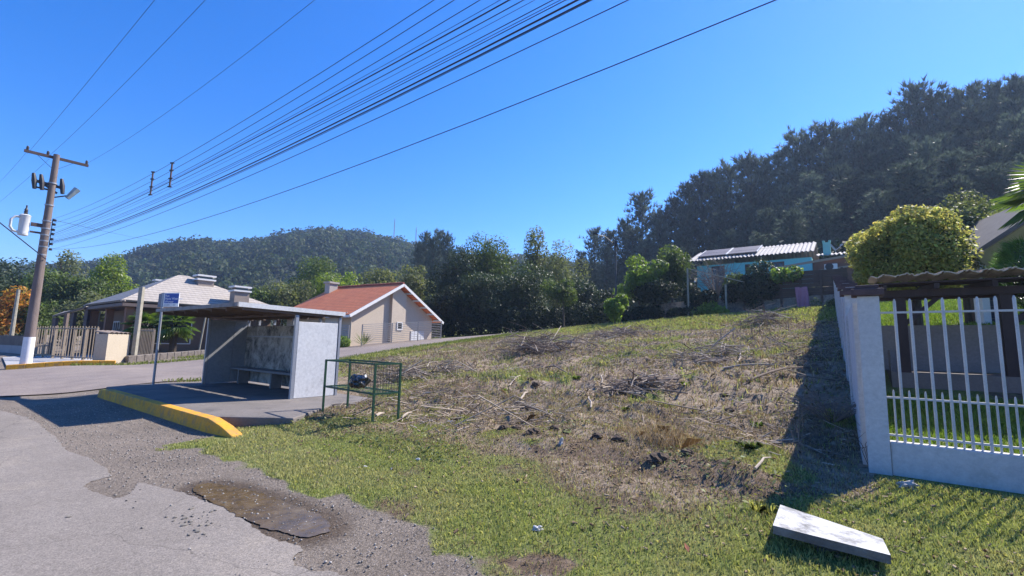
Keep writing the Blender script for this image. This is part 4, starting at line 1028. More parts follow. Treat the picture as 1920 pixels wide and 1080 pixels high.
# street lamp post at the back of the lot
p = at(1155, 600, 37.5); z1 = at(1155, 455, 37.5).z
lp_ = thing('street_lamp', 'thin dark street lamp post rising in front of the bright green trees', 'street lamp', (p.x, p.y, HZ(p.x, p.y)), 0)
hz_ = z1-HZ(p.x, p.y)
MB().tube([(0,0,-.1),(0,0,hz_)], [.11,.08], 8).build('post', mat('lamp_post_grey', (.10,.10,.10), (.07,.07,.07), 4, .8), lp_)
q2_ = at(1121, 440, 36.5)
MB().tube([(0,0,hz_-.2), ((q2_.x-p.x)*.6, (q2_.y-p.y)*.6, hz_+.35), (q2_.x-p.x, q2_.y-p.y, q2_.z-HZ(p.x,p.y))], .028, 6).build('arm', MDARK, lp_)
MB().bar((q2_.x-p.x-.35, q2_.y-p.y-.1, q2_.z-HZ(p.x,p.y)+.12), (q2_.x-p.x, q2_.y-p.y, q2_.z-HZ(p.x,p.y)), .14, .08).build('lamp_head', MDARK, lp_)
MB().box(-.12,.12,-.2,.12,hz_-.35,hz_+.1).build('junction_box', MDARK, lp_)
cable(Vector((p.x, p.y, p.z+ (at(1155,478,37.5).z-p.z))), at(1640, 436, 30), .5, .012, 'thin cable from the street lamp post across the pine wood')
# ================================================================== TREES
MBARK = mat('bark', (.10,.075,.058), (.06,.045,.038), 6, .9, .6, 20, stretch=(1,1,.25))
MBARKL = mat('pale_bark', (.22,.19,.16), (.14,.12,.1), 6, .9, .4, 20, stretch=(1,1,.25))
def unit(r, n):
    d = r.normal(size=(n, 3)); return d/np.linalg.norm(d, axis=1, keepdims=True)
def leaves(r, P, Nrm, L, W, droop=.3, hue=.18):
    """diamond leaves at P, roughly facing Nrm"""
    n = len(P); a = r.normal(size=(n,3)); u = a-(a*Nrm).sum(1, keepdims=True)*Nrm; u /= np.linalg.norm(u, axis=1, keepdims=True)+1e-9
    v = np.cross(Nrm, u); u = u-np.array([0,0,droop]); 
    L = L*(.7+.6*r.random((n,1))); W = W*(.7+.6*r.random((n,1)))
    V = np.stack([P-u*L/2, P+v*W/2+Nrm*W*.12, P+u*L/2, P-v*W/2+Nrm*W*.12], 1).reshape(-1,3)
    F = np.arange(n*4).reshape(n,4)
    br = .62+.7*r.random((n,1)); t = np.c_[br*(1+hue*(r.random((n,1))-.4)), br, br*(1+hue*(r.random((n,1))-.5))]
    return V, F, np.repeat(t, 4, 0)
def crown_mesh(name, clumps, n, L, W, m, seed, shell=.55, up=.35, hue=.18):
    r = np.random.default_rng(seed); C = np.array([c[:3] for c in clumps]); Rr = np.array([c[3:6] for c in clumps])
    w = (Rr[:,0]*Rr[:,2]); k = r.choice(len(C), n, p=w/w.sum()); d = unit(r, n)
    rad = shell+(1-shell)*r.random((n,1))**.6; rad *= (1+.22*(r.random((n,1))-.3))
    # sub-clumping inside each clump: tufts
    g = unit(r, 60)[r.integers(0, 60, n)]; d = d*.6+g*.55; d /= np.linalg.norm(d, axis=1, keepdims=True)
    P = C[k]+d*rad*Rr[k]; nr = d*.6+np.array([0,0,up])+r.normal(size=(n,3))*.55; nr /= np.linalg.norm(nr, axis=1, keepdims=True)
    V, F, t = leaves(r, P, nr, L, W, .25, hue)
    kt = (.8+.45*r.random(len(C)))[k]; t = t*np.repeat(kt[:,None], 4, 0)
    return npmesh(name, V, F, m, t)
def env_clumps(r, h, w, cb, k, d=None, top=.8, sz=.34):
    """clumps scattered through an uneven ellipsoid crown from height cb*h to h"""
    out = []; d = d or w; cz = h*(cb+1)/2; rz = h*(1-cb)/2
    for i in range(k):
        u = unit(r, 1)[0]; rr = (.30+.62*r.random()); s = sz*(.6+.75*r.random())
        x, y, z = u[0]*w/2*rr, u[1]*d/2*rr, cz+u[2]*rz*rr*top
        out.append((x, y, z, w*s*.62, d*s*.62, max(rz*s*.85, w*s*.4)))
    out.append((0,0,cz, w*.26, d*.26, rz*.6)); return out
def trunk(name, r, h, cl, parent, m, r0=None, bend=.05, nl=5, split=.5):
    r0 = r0 or h*.016; mb = MB(); cb = min(c[2] for c in cl); tz = cb+(h-cb)*split
    bx_, by_ = r.normal()*bend*h, r.normal()*bend*h
    pts = [(0,0,-.15),(bx_*.3,by_*.3,tz*.4),(bx_*.6,by_*.6,tz*.75),(bx_,by_,tz)]
    mb.tube(pts, [r0*1.25, r0, r0*.75, r0*.35], 8)
    for c in sorted(cl, key=lambda c: -c[3])[:nl]:
        f = .35+.55*r.random(); p0 = Vector((bx_*f, by_*f, tz*f)); p1 = Vector(c[:3]); mdl = p0.lerp(p1, .5)+Vector((0,0,-.04*h))
        mb.tube([p0, mdl, p1], [r0*.5, r0*.35, r0*.1], 6)
    return mb.build(name, m, parent, True)
LM = {
 'dark':   leafmat('leaf_dark_glossy', (.048,.070,.034), .22, .5, .25, (.06,.10,.02)),
 'mid':    leafmat('leaf_mid', (.078,.11,.034), .36, .55, .2),
 'olive':  leafmat('leaf_olive_grey', (.13,.145,.075), .36, .6, .2),
 'bright': leafmat('leaf_bright', (.09,.15,.025), .45, .45, .4, (.22,.34,.03)),
 'lime':   leafmat('leaf_lime', (.13,.19,.025), .45, .45, .4, (.28,.38,.03)),
 'yellow': leafmat('leaf_yellow_green', (.24,.26,.075), .45, .55, .2, (.52,.52,.12)),
 'autumn': leafmat('leaf_autumn', (.30,.17,.03), .4, .5, .3, (.5,.28,.03)),
 'pine':   leafmat('pine_needles', (.058,.082,.076), .28, .6, .2, (.11,.15,.10)),
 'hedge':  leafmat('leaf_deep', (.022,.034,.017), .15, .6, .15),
 'far':    leafmat('leaf_far_wood', (.055,.078,.038), .2, .7, .1),
 'fern':   leafmat('leaf_palm', (.07,.12,.03), .4, .35, .5, (.16,.26,.03)),
 'dry':    leafmat('dry_grass_tuft', (.42,.32,.22), .5, .8, .1, (.52,.40,.26)),
}
def tree(lab, px, top, Y, wpx, k='mid', name='broadleaf_tree', cb=.18, ncl=16, n=5200, leaf=.34, seed=1, group=None, depth=None, base=None, bark=None, cat='tree', sz=.34, hue=.18):
    r = np.random.default_rng(seed+100); p = at(px, top, Y); zb = HZ(p.x, p.y) if base is None else base
    h = (p.z-zb)*1.09; w = wpx*Y/860*.98
    cl = env_clumps(r, h, w, cb, ncl, depth, sz=sz)
    t = thing(name, lab, cat, (p.x, p.y, zb), r.random()*6.28, group)
    link('crown', crown_mesh('crown', cl, n, leaf, leaf*.55, LM[k], seed, hue=hue), t)
    trunk('trunk', r, h, cl, t, bark or MBARK)
    return t
def vary(m, lo, hi):
    nt = m.node_tree; oi = nt.nodes.new('ShaderNodeObjectInfo'); r = ramp(nt, oi.outputs['Random'], [(0, (lo,lo,lo)), (1, (hi,hi*.97,hi*.9))])
    for l in list(nt.links):
        if l.to_socket.name in ('Base Color',) or (l.to_node.type == 'BSDF_TRANSLUCENT' and l.to_socket.name == 'Color'):
            src = l.from_socket; dst = l.to_socket; nt.links.new(mixc(nt, 1.0, src, r.outputs[0], 'MULTIPLY'), dst)
vary(LM['pine'], .55, 1.5)
# --- dark mass in the middle
tree('tall leafy tree with light green top above the dark grove', 935, 420, 54, 130, 'mid', seed=11, n=11000, ncl=22, leaf=.26, cb=.08)
tree('broad dark tree at the left end of the grove beside the red roof', 855, 452, 52, 105, 'dark', seed=12, n=10000, ncl=20, cb=.0, leaf=.26)
tree('dark glossy leaved tree in front at the centre of the grove', 905, 505, 47, 130, 'dark', seed=13, n=13000, leaf=.22, cb=.0, ncl=24)
tree('silvery dark tree right of centre with glinting leaves to the ground', 985, 492, 48, 120, 'dark', seed=14, n=13000, leaf=.22, cb=.0, ncl=24)
tree('feathery tall tree rising at the right of the grove top', 1003, 424, 58, 60, 'olive', seed=15, n=2600, ncl=11, cb=.35, leaf=.3)
tree('rounded grey green tree behind the right half of the grove', 1045, 458, 56, 110, 'olive', seed=16, n=10000, ncl=20, leaf=.25, cb=.02)
tree('shadowy tree filling the right end of the grove', 1095, 508, 50, 95, 'dark', seed=17, n=10000, leaf=.22, cb=.0)
tree('dark tree low behind the beige house gable', 842, 535, 46, 70, 'hedge', seed=18, n=8000, cb=.0, leaf=.22)
tree('light green small tree leaning over the end of the side street', 1058, 520, 42, 66, 'mid', seed=19, n=3600, cb=.35, leaf=.22, name='small_tree')
tree('bright spiky leaved shrub standing alone at the edge of the lot', 1152, 552, 33, 50, 'bright', seed=20, n=2600, cb=.02, leaf=.24, name='shrub', cat='shrub', ncl=10)
tree('bright green tree beside the street lamp post', 1198, 488, 39, 96, 'bright', seed=21, n=5200, cb=.12, leaf=.26)
tree('tall dark green tree just left of the turquoise house', 1258, 460, 40.5, 84, 'mid', seed=22, n=5600, cb=.1, leaf=.26)
tree('dim leafy tree under the bright green tree', 1225, 535, 37.6, 90, 'hedge', seed=23, n=4200, cb=.02, leaf=.24)
# --- behind the houses, centre left
tree('grey green tree just left of the red roof', 536, 520, 60, 105, 'olive', seed=31, n=6000, cb=.08)
tree('lime green tree glowing behind the red roof', 632, 500, 66, 84, 'lime', seed=32, n=5500, cb=.1)
tree('dark rounded tree behind the lime green tree', 612, 478, 76, 105, 'mid', seed=33, n=5500, leaf=.4)
tree('bare greyish tree right above the red roof ridge', 722, 492, 58, 92, 'olive', seed=34, n=4200, leaf=.3)
tree('grey leaved tree between the red roof and the grove', 778, 488, 56, 76, 'olive', seed=35, n=4600, leaf=.3)
tree('low dark tree between the tan and red roofs', 486, 538, 58, 70, 'mid', seed=36, n=4000, cb=.05)
tree('low pale tree under the ridge of the wooded hill', 700, 520, 50, 70, 'olive', seed=37, n=3600, cb=.02)
# --- left tree belt
tree('dark dense tree at the left edge behind the pole', 12, 478, 62, 130, 'dark', seed=41, n=8000, leaf=.42, cb=.03, ncl=20)
tree('dark tree directly behind the utility pole', 98, 492, 60, 120, 'mid', seed=42, n=7000, leaf=.42, cb=.03, ncl=20)
tree('sparse tall tree showing sky through its crown', 130, 470, 84, 58, 'olive', seed=43, n=900, leaf=.5, cb=.45, ncl=9)
tree('wide green tree above the low annex roof', 158, 505, 58, 110, 'mid', seed=44, n=7000, leaf=.4, cb=.03, ncl=18)
tree('sunny yellow green tree left of the tan roof', 222, 486, 62, 86, 'lime', seed=45, n=6000, leaf=.38, cb=.05)
tree('grey brown thicket tree behind the carport', 138, 555, 50, 100, 'olive', seed=46, n=5000, leaf=.3, cb=.0)
tree('dull green tree peeking left of the tan roof', 196, 545, 52, 80, 'olive', seed=47, n=4500, leaf=.3, cb=.0)
tree('orange and yellow autumn tree low at the left edge', 18, 540, 44, 74, 'autumn', seed=48, n=3600, leaf=.3, cb=.05, hue=.9)
tree('dark bush tree behind the low left wall', 70, 560, 46, 90, 'mid', seed=49, n=4500, leaf=.3, cb=.0)
tree('dark tree at the far left beyond the frame edge', -60, 490, 56, 120, 'dark', seed=50, n=5000, leaf=.42, cb=.0)
# --- narrow conifers on the shoulder of the hill
# --- round yellow bush tree and companion right
rr = np.random.default_rng(5)
p = at(1702, 400, 13.2); zb = HZ(p.x, p.y); hh_ = p.z-zb; wd = 212*13.2/860
cl = [(0,0,hh_*.70, wd*.40, wd*.40, hh_*.27)]
for i in range(34):
    u = unit(rr, 1)[0]; cl.append((u[0]*wd*.36, u[1]*wd*.36, hh_*.69+u[2]*hh_*.24, wd*.14, wd*.14, wd*.13))
t = thing('round_tree', 'dense rounded tree with yellowish outer leaves behind the white wall', 'tree', (p.x, p.y, zb))
link('crown', crown_mesh('crown', cl, 26000, .105, .06, LM['yellow'], 61, .82, .3, .35), t)
c_ = link('inner_foliage', crown_mesh('inner_foliage', [(0,0,hh_*.69, wd*.36, wd*.36, hh_*.24)], 7000, .13, .08, LM['mid'], 62, .5), t)
trunk('trunk', rr, hh_*.8, cl, t, MBARK, .12)
tree('grey green tree with glinting leaves behind the rounded yellowish tree', 1792, 355, 16.5, 180, 'olive', seed=63, n=15000, leaf=.13, cb=.12, ncl=26, sz=.26)
# --- ivy and hedge along the back of the lot
def bushline(lab, p0, p1, h, dep, k, n=3500, leaf=.2, seed=1, name='hedge', cat='hedge', ztop=None):
    r = np.random.default_rng(seed); P0, P1 = Vector(p0), Vector(p1); cl = []
    o = P0.copy(); o.z = HZ(P0.x, P0.y); nk = max(4, int((P1-P0).length/(.8*dep+.3))+1)
    for i in range(nk):
        q2 = P0.lerp(P1, i/(nk-1)); z = HZ(q2.x, q2.y)-o.z; hh = h*(.7+.5*r.random())
        cl.append((q2.x-o.x+.2*r.normal(), q2.y-o.y+.2*r.normal(), z+hh*.48, dep*.62, dep*.6, hh*.52))
    t = thing(name, lab, cat, o)
    link('foliage', crown_mesh('foliage', cl, n, leaf, leaf*.6, LM[k], seed, .6), t)
    mb = MB()
    for c in cl[::2]:
        for j in range(3): mb.tube([(c[0]+.1*j, c[1], c[2]-c[5]-.2), (c[0]+.25*r.normal(), c[1]+.2*r.normal(), c[2]+.2*c[5])], [.02,.008], 5)
    mb.build('stems', MBARK, t); return t
def S_(px, s, py=580): a, _ = on_s(px, py, s); return Vector((*map(float, XY(a, s)), 0))
bushline('deep shaded hedge on the bank between the two pale posts', S_(1170,36.4), S_(1300,36.6), 1.3, 1.2, 'hedge', 7000, .2, 71)
bushline('dark overgrown bank in front of the turquoise house', S_(1300,37.0), S_(1440,37.0), 1.5, 1.1, 'hedge', 6500, .2, 72)
bushline('dark ivy heap covering the left end of the plank fence', S_(1408,36.9,520), S_(1428,37.2,520), 2.2, .95, 'dark', 3600, .17, 73, 'ivy', 'ivy')
bushline('sunlit leafy vine spilling over the top of the plank fence', S_(1462,36.4,515), S_(1484,36.4,515), .9, .9, 'bright', 900, .24, 74, 'vine', 'vine')
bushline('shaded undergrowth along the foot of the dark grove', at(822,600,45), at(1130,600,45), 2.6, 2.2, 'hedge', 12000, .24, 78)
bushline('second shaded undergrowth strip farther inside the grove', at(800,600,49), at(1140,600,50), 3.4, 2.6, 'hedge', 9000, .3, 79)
v_ = bpy.data.objects['vine']; v_.location.z = on_s(1470, 528, 36.4)[1]
bushline('light green leafy plants between the two pale posts', S_(1306,35.9), S_(1352,35.9), 1.0, .8, 'lime', 1100, .24, 75, 'garden_plants', 'plants')
bushline('ivy on the bank beneath the turquoise wall', S_(1366,37.6), S_(1405,37.6), 1.6, .9, 'mid', 2600, .2, 76, 'ivy', 'ivy')
bushline('dusty weeds at the far end of the white wall', S_(1545,34.6), S_(1574,32.6), .7, .5, 'olive', 900, .12, 77, 'weeds', 'weeds')
# bare twiggy shrub against the turquoise wall
def twigs(name, lab, cat, loc, h, w, n, m, seed, r0=.012):
    r = np.random.default_rng(seed); mb = MB()
    for i in range(n):
        a = r.random()*6.28; d = Vector((math.cos(a)*w*(.3+r.random())*.6, math.sin(a)*w*(.3+r.random())*.6, h*(.55+.45*r.random())))
        p1 = d*.5+Vector((r.normal()*.06, r.normal()*.06, 0))*h
        mb.tube([(0,0,-.05), p1, d], [r0, r0*.75, r0*.3], 4, False)
        for j in range(3):
            f = .4+.5*r.random(); q2 = d*f; e = q2+Vector((r.normal()*.22*w, r.normal()*.22*w, .22*h*r.random())); mb.tube([q2, e], [r0*.6, r0*.25], 4, False)
    o = tag(mb.build(name, m), lab, cat); o.location = loc; return o
MTWIG = mat('grey_twig', (.24,.20,.175), (.16,.13,.11), 8, .9)
p = S_(1345, 39.0); twigs('bare_shrub', 'leafless twiggy shrub in front of the turquoise house door', 'shrub', (p.x, p.y, HZ(p.x, p.y)), 3.4, 3.2, 40, MTWIG, 3, .03)
p = G(1655, 872); twigs('dead_weed', 'dead brown weed leaning on the white corner pillar', 'weed', (p.x-.17, p.y-.02, p.z), .62, .32, 9, mat('dead_stalk', (.12,.075,.05), (.08,.05,.035), 8, .9), 4, .0045)

# ------------------------------------------------------------------ pines
def pine_meshes(seed, h):
    r = np.random.default_rng(seed); P = []; D = []
    nb = 74
    mb = MB(); mb.tube([(0,0,-.5),(0,0,h*.5),(0,0,h*.98)], [h*.012, h*.009, h*.002], 7)
    for i in range(nb):
        f = .22+.76*(i/nb)**.9; z = h*f; ln = h*.20*(1.06-f)**.5*(.6+.7*r.random())
        a = i*2.4+r.normal()*.3; up = .15+.75*f
        d = np.array([math.cos(a), math.sin(a), up]); d /= np.linalg.norm(d); tip = np.array([0,0,z])+d*ln
        mb.tube([(0,0,z), tuple(tip)], [h*.0028, h*.001], 4, False)
        for k in range(10):
            t = .2+.85*(k/9.); q2 = np.array([0,0,z])+d*ln*t+r.normal(size=3)*ln*.16; P.append(q2); D.append(d*.6+np.array([0,0,.7]))
    for k in range(6): P.append(np.array([0,0,h*(.94+.012*k)])); D.append(np.array([0,0,1.]))
    P = np.array(P); D = np.array(D); n = 9
    Pn = np.repeat(P, n, 0); Dn = np.repeat(D, n, 0)+r.normal(size=(len(P)*n, 3))*.5; Dn /= np.linalg.norm(Dn, axis=1, keepdims=True)
    L = (.55+.6*r.random((len(Pn),1)))*h/24; a = r.normal(size=Pn.shape); s = np.cross(Dn, a); s /= np.linalg.norm(s, axis=1, keepdims=True); s *= .07*h/24
    V = np.stack([Pn-s, Pn+s, Pn+Dn*L], 1).reshape(-1,3); F = np.arange(len(V)).reshape(-1,3)
    br = .6+.8*r.random((len(P),1)); t = np.repeat(np.repeat(br, n, 0), 3, 0)*np.array([[1,1,1]])
    return npmesh('crown', V, F, LM['pine'], t), mb
PM = []
for k in range(6):
    cm, tb = pine_meshes(200+k, 24.0); o = tb.build('trunk', MBARK); tm = o.data; bpy.data.objects.remove(o); PM.append((cm, tm))
def pine(x, y, h, lab, k, rz, w=1.0, group='pines of the dense hillside plantation'):
    t = thing('pine_tree', lab, 'pine tree', (x, y, HZ(x, y)-.2), rz, group); s = h/24.0; t.scale = (s*w, s*w, s)
    link('crown', PM[k % 6][0], t); link('trunk', PM[k % 6][1], t); return t
SKY = [(1085,466),(1112,428),(1150,418),(1180,392),(1207,362),(1240,378),(1268,352),(1300,338),(1328,324),(1358,318),(1390,300),(1420,288),(1450,272),(1470,260),(1500,258),(1540,240),(1572,236),(1602,210),(1640,222),(1672,205),(1702,168),(1732,162),(1762,182),(1790,178),(1816,150),(1850,172),(1880,158),(1905,138),(1940,146),(1985,132),(2040,120)]
sx_, sy_ = np.array(SKY).T
def ydep(px): return float(np.interp(px, [1080,1200,1500,1800,2050], [112,100,84,70,62]))
cnt = 0; r_ = np.random.default_rng(77)
LABP = 'tall dark pine in the dense plantation covering the right hillside'
for row in range(5):
    px = 1090+row*9
    while px < 2060:
        top = float(np.interp(px, sx_, sy_)) if row else float(np.interp(px, sx_, sy_))
        Y = ydep(px)*(1-.075*row); p = at(px, top+ (row*34+r_.random()*22 if row else r_.random()*26-6), Y); h = p.z-HZ(p.x, p.y)
        if row and h > 24: h = 20+5*r_.random()
        if h > 7: pine(p.x, p.y, h, LABP, cnt, r_.random()*6.28, 1.5 if h < 16 else 1.12); cnt += 1
        px += (30 if row == 0 else 44+8*row)*(.7+.6*r_.random())
for k, (px, tp, Y) in enumerate(((786,456,112),(800,438,110),(813,446,104),(825,434,108),(840,440,104))):
    p = at(px, tp, Y); pine(p.x, p.y, p.z-HZ(p.x, p.y), 'narrow dark conifer on the skyline left of the grove', k+1, k*1.3, .8, 'conifers left of the grove')
# undergrowth at the foot of the pines (reads as one dark mass)
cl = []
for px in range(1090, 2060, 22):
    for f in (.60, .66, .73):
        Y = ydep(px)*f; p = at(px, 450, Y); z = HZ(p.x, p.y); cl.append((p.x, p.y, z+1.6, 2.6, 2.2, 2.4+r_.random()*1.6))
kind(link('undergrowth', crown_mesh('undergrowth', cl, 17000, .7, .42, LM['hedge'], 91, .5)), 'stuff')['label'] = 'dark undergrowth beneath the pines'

# ------------------------------------------------------------------ wooded hill far behind
RIDGE = [(-400,520),(-200,505),(0,500),(120,494),(200,486),(255,470),(310,458),(332,452),(352,449),(400,456),(470,452),(500,442),(540,436),(600,431),(640,437),(655,436),(690,440),(730,450),(770,462),(800,470),(830,474),(900,482),(1000,488),(1100,496),(1250,510)]
hx, hy = np.array(RIDGE).T
def hill(u, t):
    """u: bearing in photo pixels, t: 0 at the foot to 1 at the crest"""
    Y = 130+t*250; d = ray(u, 600); X = d[0]/d[1]*Y
    zc = CZ+(at(u, float(np.interp(u, hx, hy))+22, 380).z-CZ)
    f = min(t, 1.0); prof = (.16*f+.84*(f*f*(3-2*f)))
    z0 = float(H(X, Y)); z = z0*(1-prof)+zc*prof
    z += 7*(float(fbm(X*.016, Y*.016, 51, 3))-.5)*math.sin(math.pi*min(1, f))*2
    if t > 1: z = zc-(t-1)*160
    return X, Y, z
us = np.linspace(-400, 1250, 90); ts = np.linspace(0, 1.3, 30)
V = np.array([hill(u, t) for t in ts for u in us]); nu = len(us)
q = np.array([j*nu+i for j in range(len(ts)-1) for i in range(nu-1)])
kind(link('hill', npmesh('hill', V, np.c_[q, q+1, q+nu+1, q+nu], mat('hill_soil', (.035,.045,.02), (.05,.055,.03), .05, .95), None, True)), 'structure')
r_ = np.random.default_rng(17); Vs = []; Fs = []; Ts = []; off = 0
nT = 4200; tt = np.sqrt(r_.random(nT))*1.03; uu = -380+1600*r_.random(nT)
for u, t in zip(uu, tt):
    X, Y, z = hill(u, t); sz = 2.6+2.6*r_.random()*(1 if t < .9 else .7); tall = 1.0+.8*r_.random()
    nl = 46; d = unit(r_, nl); d[:,2] = np.abs(d[:,2])*1.05-.25; P = np.array([X, Y, z+sz*.6*tall])+d*np.array([sz, sz, sz*tall])*(.75+.35*r_.random((nl,1)))
    nr = d+.45*r_.normal(size=(nl,3)); nr /= np.linalg.norm(nr, axis=1, keepdims=True)
    v, f, tn = leaves(r_, P, nr, 1.9, 1.35, .1, .2)
    base = (.55+.75*r_.random())*np.array([1+.35*(r_.random()-.4), 1, 1+.3*(r_.random()-.5)])
    Vs.append(v); Fs.append(f+off); Ts.append(tn*base); off += len(v)
kind(link('far_forest', npmesh('far_forest', np.vstack(Vs), np.vstack(Fs), LM['far'], np.vstack(Ts))), 'stuff')['label'] = 'forest covering the distant hill'
for (px, y0_, y1_, lab) in ((738,412,452,'left one of two thin antenna masts on the hill crest'),(779,428,462,'right one of two thin antenna masts on the hill crest')):
    p = at(px, y1_, 385); z1 = at(px, y0_, 385).z
    t = thing('antenna_mast', lab, 'antenna mast', (p.x, p.y, p.z-6)); hm = z1-p.z+6
    mb = MB()
    for a in range(3): mb.tube([(.5*math.cos(a*2.1), .5*math.sin(a*2.1), 0), (.2*math.cos(a*2.1), .2*math.sin(a*2.1), hm)], .16, 4)
    for k in range(12): mb.bar((-.4, 0, hm*k/12), (.4, .0, hm*(k+.6)/12), .12)
    mb.build('lattice', MSTEEL, t); MB().tube([(0,0,hm),(0,0,hm+2)], .1, 4).build('tip', MSTEEL, t)

# ------------------------------------------------------------------ palms
def fan_frond(r, L, fold, n=24, spread=2.5, w=.032):
    V = []; F = []
    for i in range(n):
        a = -spread/2+spread*i/(n-1); ln = L*(1-.25*abs(a)/spread)
        d = Vector((math.cos(a), math.sin(a), 0)); s = Vector((-d.y, d.x, 0))*w*L; z = .04*L*(1 if i % 2 else -1)
        b0 = len(V); V += [Vector((0,0,0)), d*ln*.5+s+Vector((0,0,z)), d*ln+Vector((0,0,-.22*L)), d*ln*.5-s-Vector((0,0,z))]; F.append((b0, b0+1, b0+2, b0+3))
    return V, F
def palm(lab, loc, h, crown, nf, seed, name='palm', th=.12, L=.75, azs=None, els=None):
    r = np.random.default_rng(seed); t = thing(name, lab, 'palm', loc)
    MB().tube([(0,0,-.1),(.02,0,h*.5),(0,.02,h)], [th*1.1, th, th*1.15], 9).build('trunk', mat('palm_trunk', (.085,.065,.05), (.05,.04,.03), 9, .95, .8, 18), t)
    Va = []; Fa = []; ta = []; mb = MB()
    for i in range(nf):
        az = azs[i] if azs else i*2.4+r.normal()*.2; el = els[i] if els else 1.25-1.9*i/nf+r.normal()*.1
        d = Vector((math.cos(az)*math.cos(el), math.sin(az)*math.cos(el), math.sin(el))); st = crown*(.55+.15*r.random())
        b0 = Vector((0,0,h)); tip = b0+d*st; mb.tube([b0, tip], [.018,.010], 5, False)
        M_ = Matrix.Rotation(az, 4, 'Z') @ Matrix.Rotation(-(el-.25), 4, 'Y')
        v, f = fan_frond(r, L*(.85+.3*r.random()), .2); o0 = len(Va)
        br = .7+.6*r.random()
        for p in v: Va.append(tuple(M_ @ p+tip)); ta.append((br*(1.1 if el < -.2 else 1), br, br*.9))
        Fa += [tuple(o0+k for k in q2) for q2 in f]
    link('fronds', npmesh('fronds', np.array(Va), np.array(Fa), LM['fern'], np.array(ta)), t); mb.build('stalks', LM['fern'], t)
    return t
p = at(322, 664, 29.5); palm('short fan palm with drooping fronds on the lawn, nearer the shelter', (p.x, p.y, HZ(p.x, p.y)), 1.8, .9, 30, 3, 'fan_palm', .2, .8)
p = at(268, 660, 29.0); palm('short fan palm with dusty fronds on the lawn, behind the sign post', (p.x, p.y, HZ(p.x, p.y)), 1.7, .9, 30, 4, 'fan_palm', .18, .8)
# leaning stakes by the palms
for (a_, b_, lab) in (((372,662),(386,592),'thin stake beside the right fan palm'),((258,654),(245,606),'leaning pale stake next to the meter wall')):
    p, q2 = at(*a_, 29), at(*b_, 29); p.z = HZ(p.x, p.y); tag(MB().tube([p, q2], .045, 6).build('stake', MCON), lab, 'stake')
# tall palm just outside the right edge, its fronds reaching into the picture
p = at(2055, 640, 9.5); hp = at(2040, 380, 9.5).z-HZ(p.x, p.y)
palm('fan palm whose ribbed fronds reach in at the right edge', (p.x, p.y, HZ(p.x, p.y)), hp, 1.0, 12, 8, 'fan_palm', .15, .85,
     azs=[3.14,3.5,2.7,2.2,4.0,.3,1.2,5.3,4.6,3.3,2.9,.9], els=[-.1,.55,.3,.5,.1,.2,.4,.3,.4,-.75,1.0,.9])
# conifer at the right edge below the palm
def cypress(px, top, bot, Y, wpx, seed):
    p = at(px, top, Y); q2 = at(px, bot, Y); r = np.random.default_rng(seed); h = p.z-q2.z; t = thing('cypress', 'bushy blue green conifer branch mass at the right edge of the yard', 'conifer', (q2.x, q2.y, HZ(q2.x, q2.y)))
    o = q2.z-HZ(q2.x, q2.y); n = 5200; f = r.random(n)**.8; a = r.random(n)*6.28; rad = wpx*Y/860/2*(.35+.65*np.sin(np.pi*np.clip(f*.9+.08,0,1)))*(.6+.4*r.random(n))
    P = np.c_[np.cos(a)*rad, np.sin(a)*rad, o+f*h]; D = np.c_[np.cos(a), np.sin(a), .35+.6*r.random(n)]; D += r.normal(size=D.shape)*.25; D /= np.linalg.norm(D, axis=1, keepdims=True)
    s = np.cross(D, r.normal(size=D.shape)); s /= np.linalg.norm(s, axis=1, keepdims=True); L = .16*(.6+.8*r.random((n,1)))
    V = np.stack([P-s*.008, P+s*.008, P+D*L], 1).reshape(-1,3); br = np.repeat(.6+.9*r.random((n,1)), 3, 0)*np.array([[.9,1.1,1.15]])
    link('foliage', npmesh('foliage', V, np.arange(len(V)).reshape(-1,3), LM['fern'], br), t)
    MB().tube([(0,0,-.1),(0,0,o+h*.9)], [.07,.02], 7).build('trunk', MBARK, t)
cypress(1935, 455, 590, 9.4, 96, 3)
# little shrub ball and yucca by the beige house
p = G(641, 652); blb = thing('round_bush', 'small clipped green bush at the beige house corner', 'bush', p)
link('foliage', crown_mesh('foliage', [(0,0,.35,.5,.5,.42)], 1500, .10, .06, LM['bright'], 95, .8), blb); MB().tube([(0,0,-.1),(0,0,.3)], .04, 6).build('stem', MBARK, blb)
p = G(681, 650); r = np.random.default_rng(6); Va = []; 
for i in range(40):
    a = r.random()*6.28; e = .2+1.2*r.random(); d = np.array([math.cos(a)*math.cos(e), math.sin(a)*math.cos(e), math.sin(e)]); s = np.cross(d, [0,0,1.])*.045; s_ = s
    Va += [np.array([0,0,.1])+s, np.array([0,0,.1])+d*.55+s, np.array([0,0,.1])+d*1.05, np.array([0,0,.1])+d*.55-s]
tag(link('yucca', npmesh('yucca', np.array(Va), np.arange(len(Va)).reshape(-1,4), LM['olive'], np.ones((len(Va),3))), None, p), 'spiky yucca in front of the beige gable wall', 'yucca')
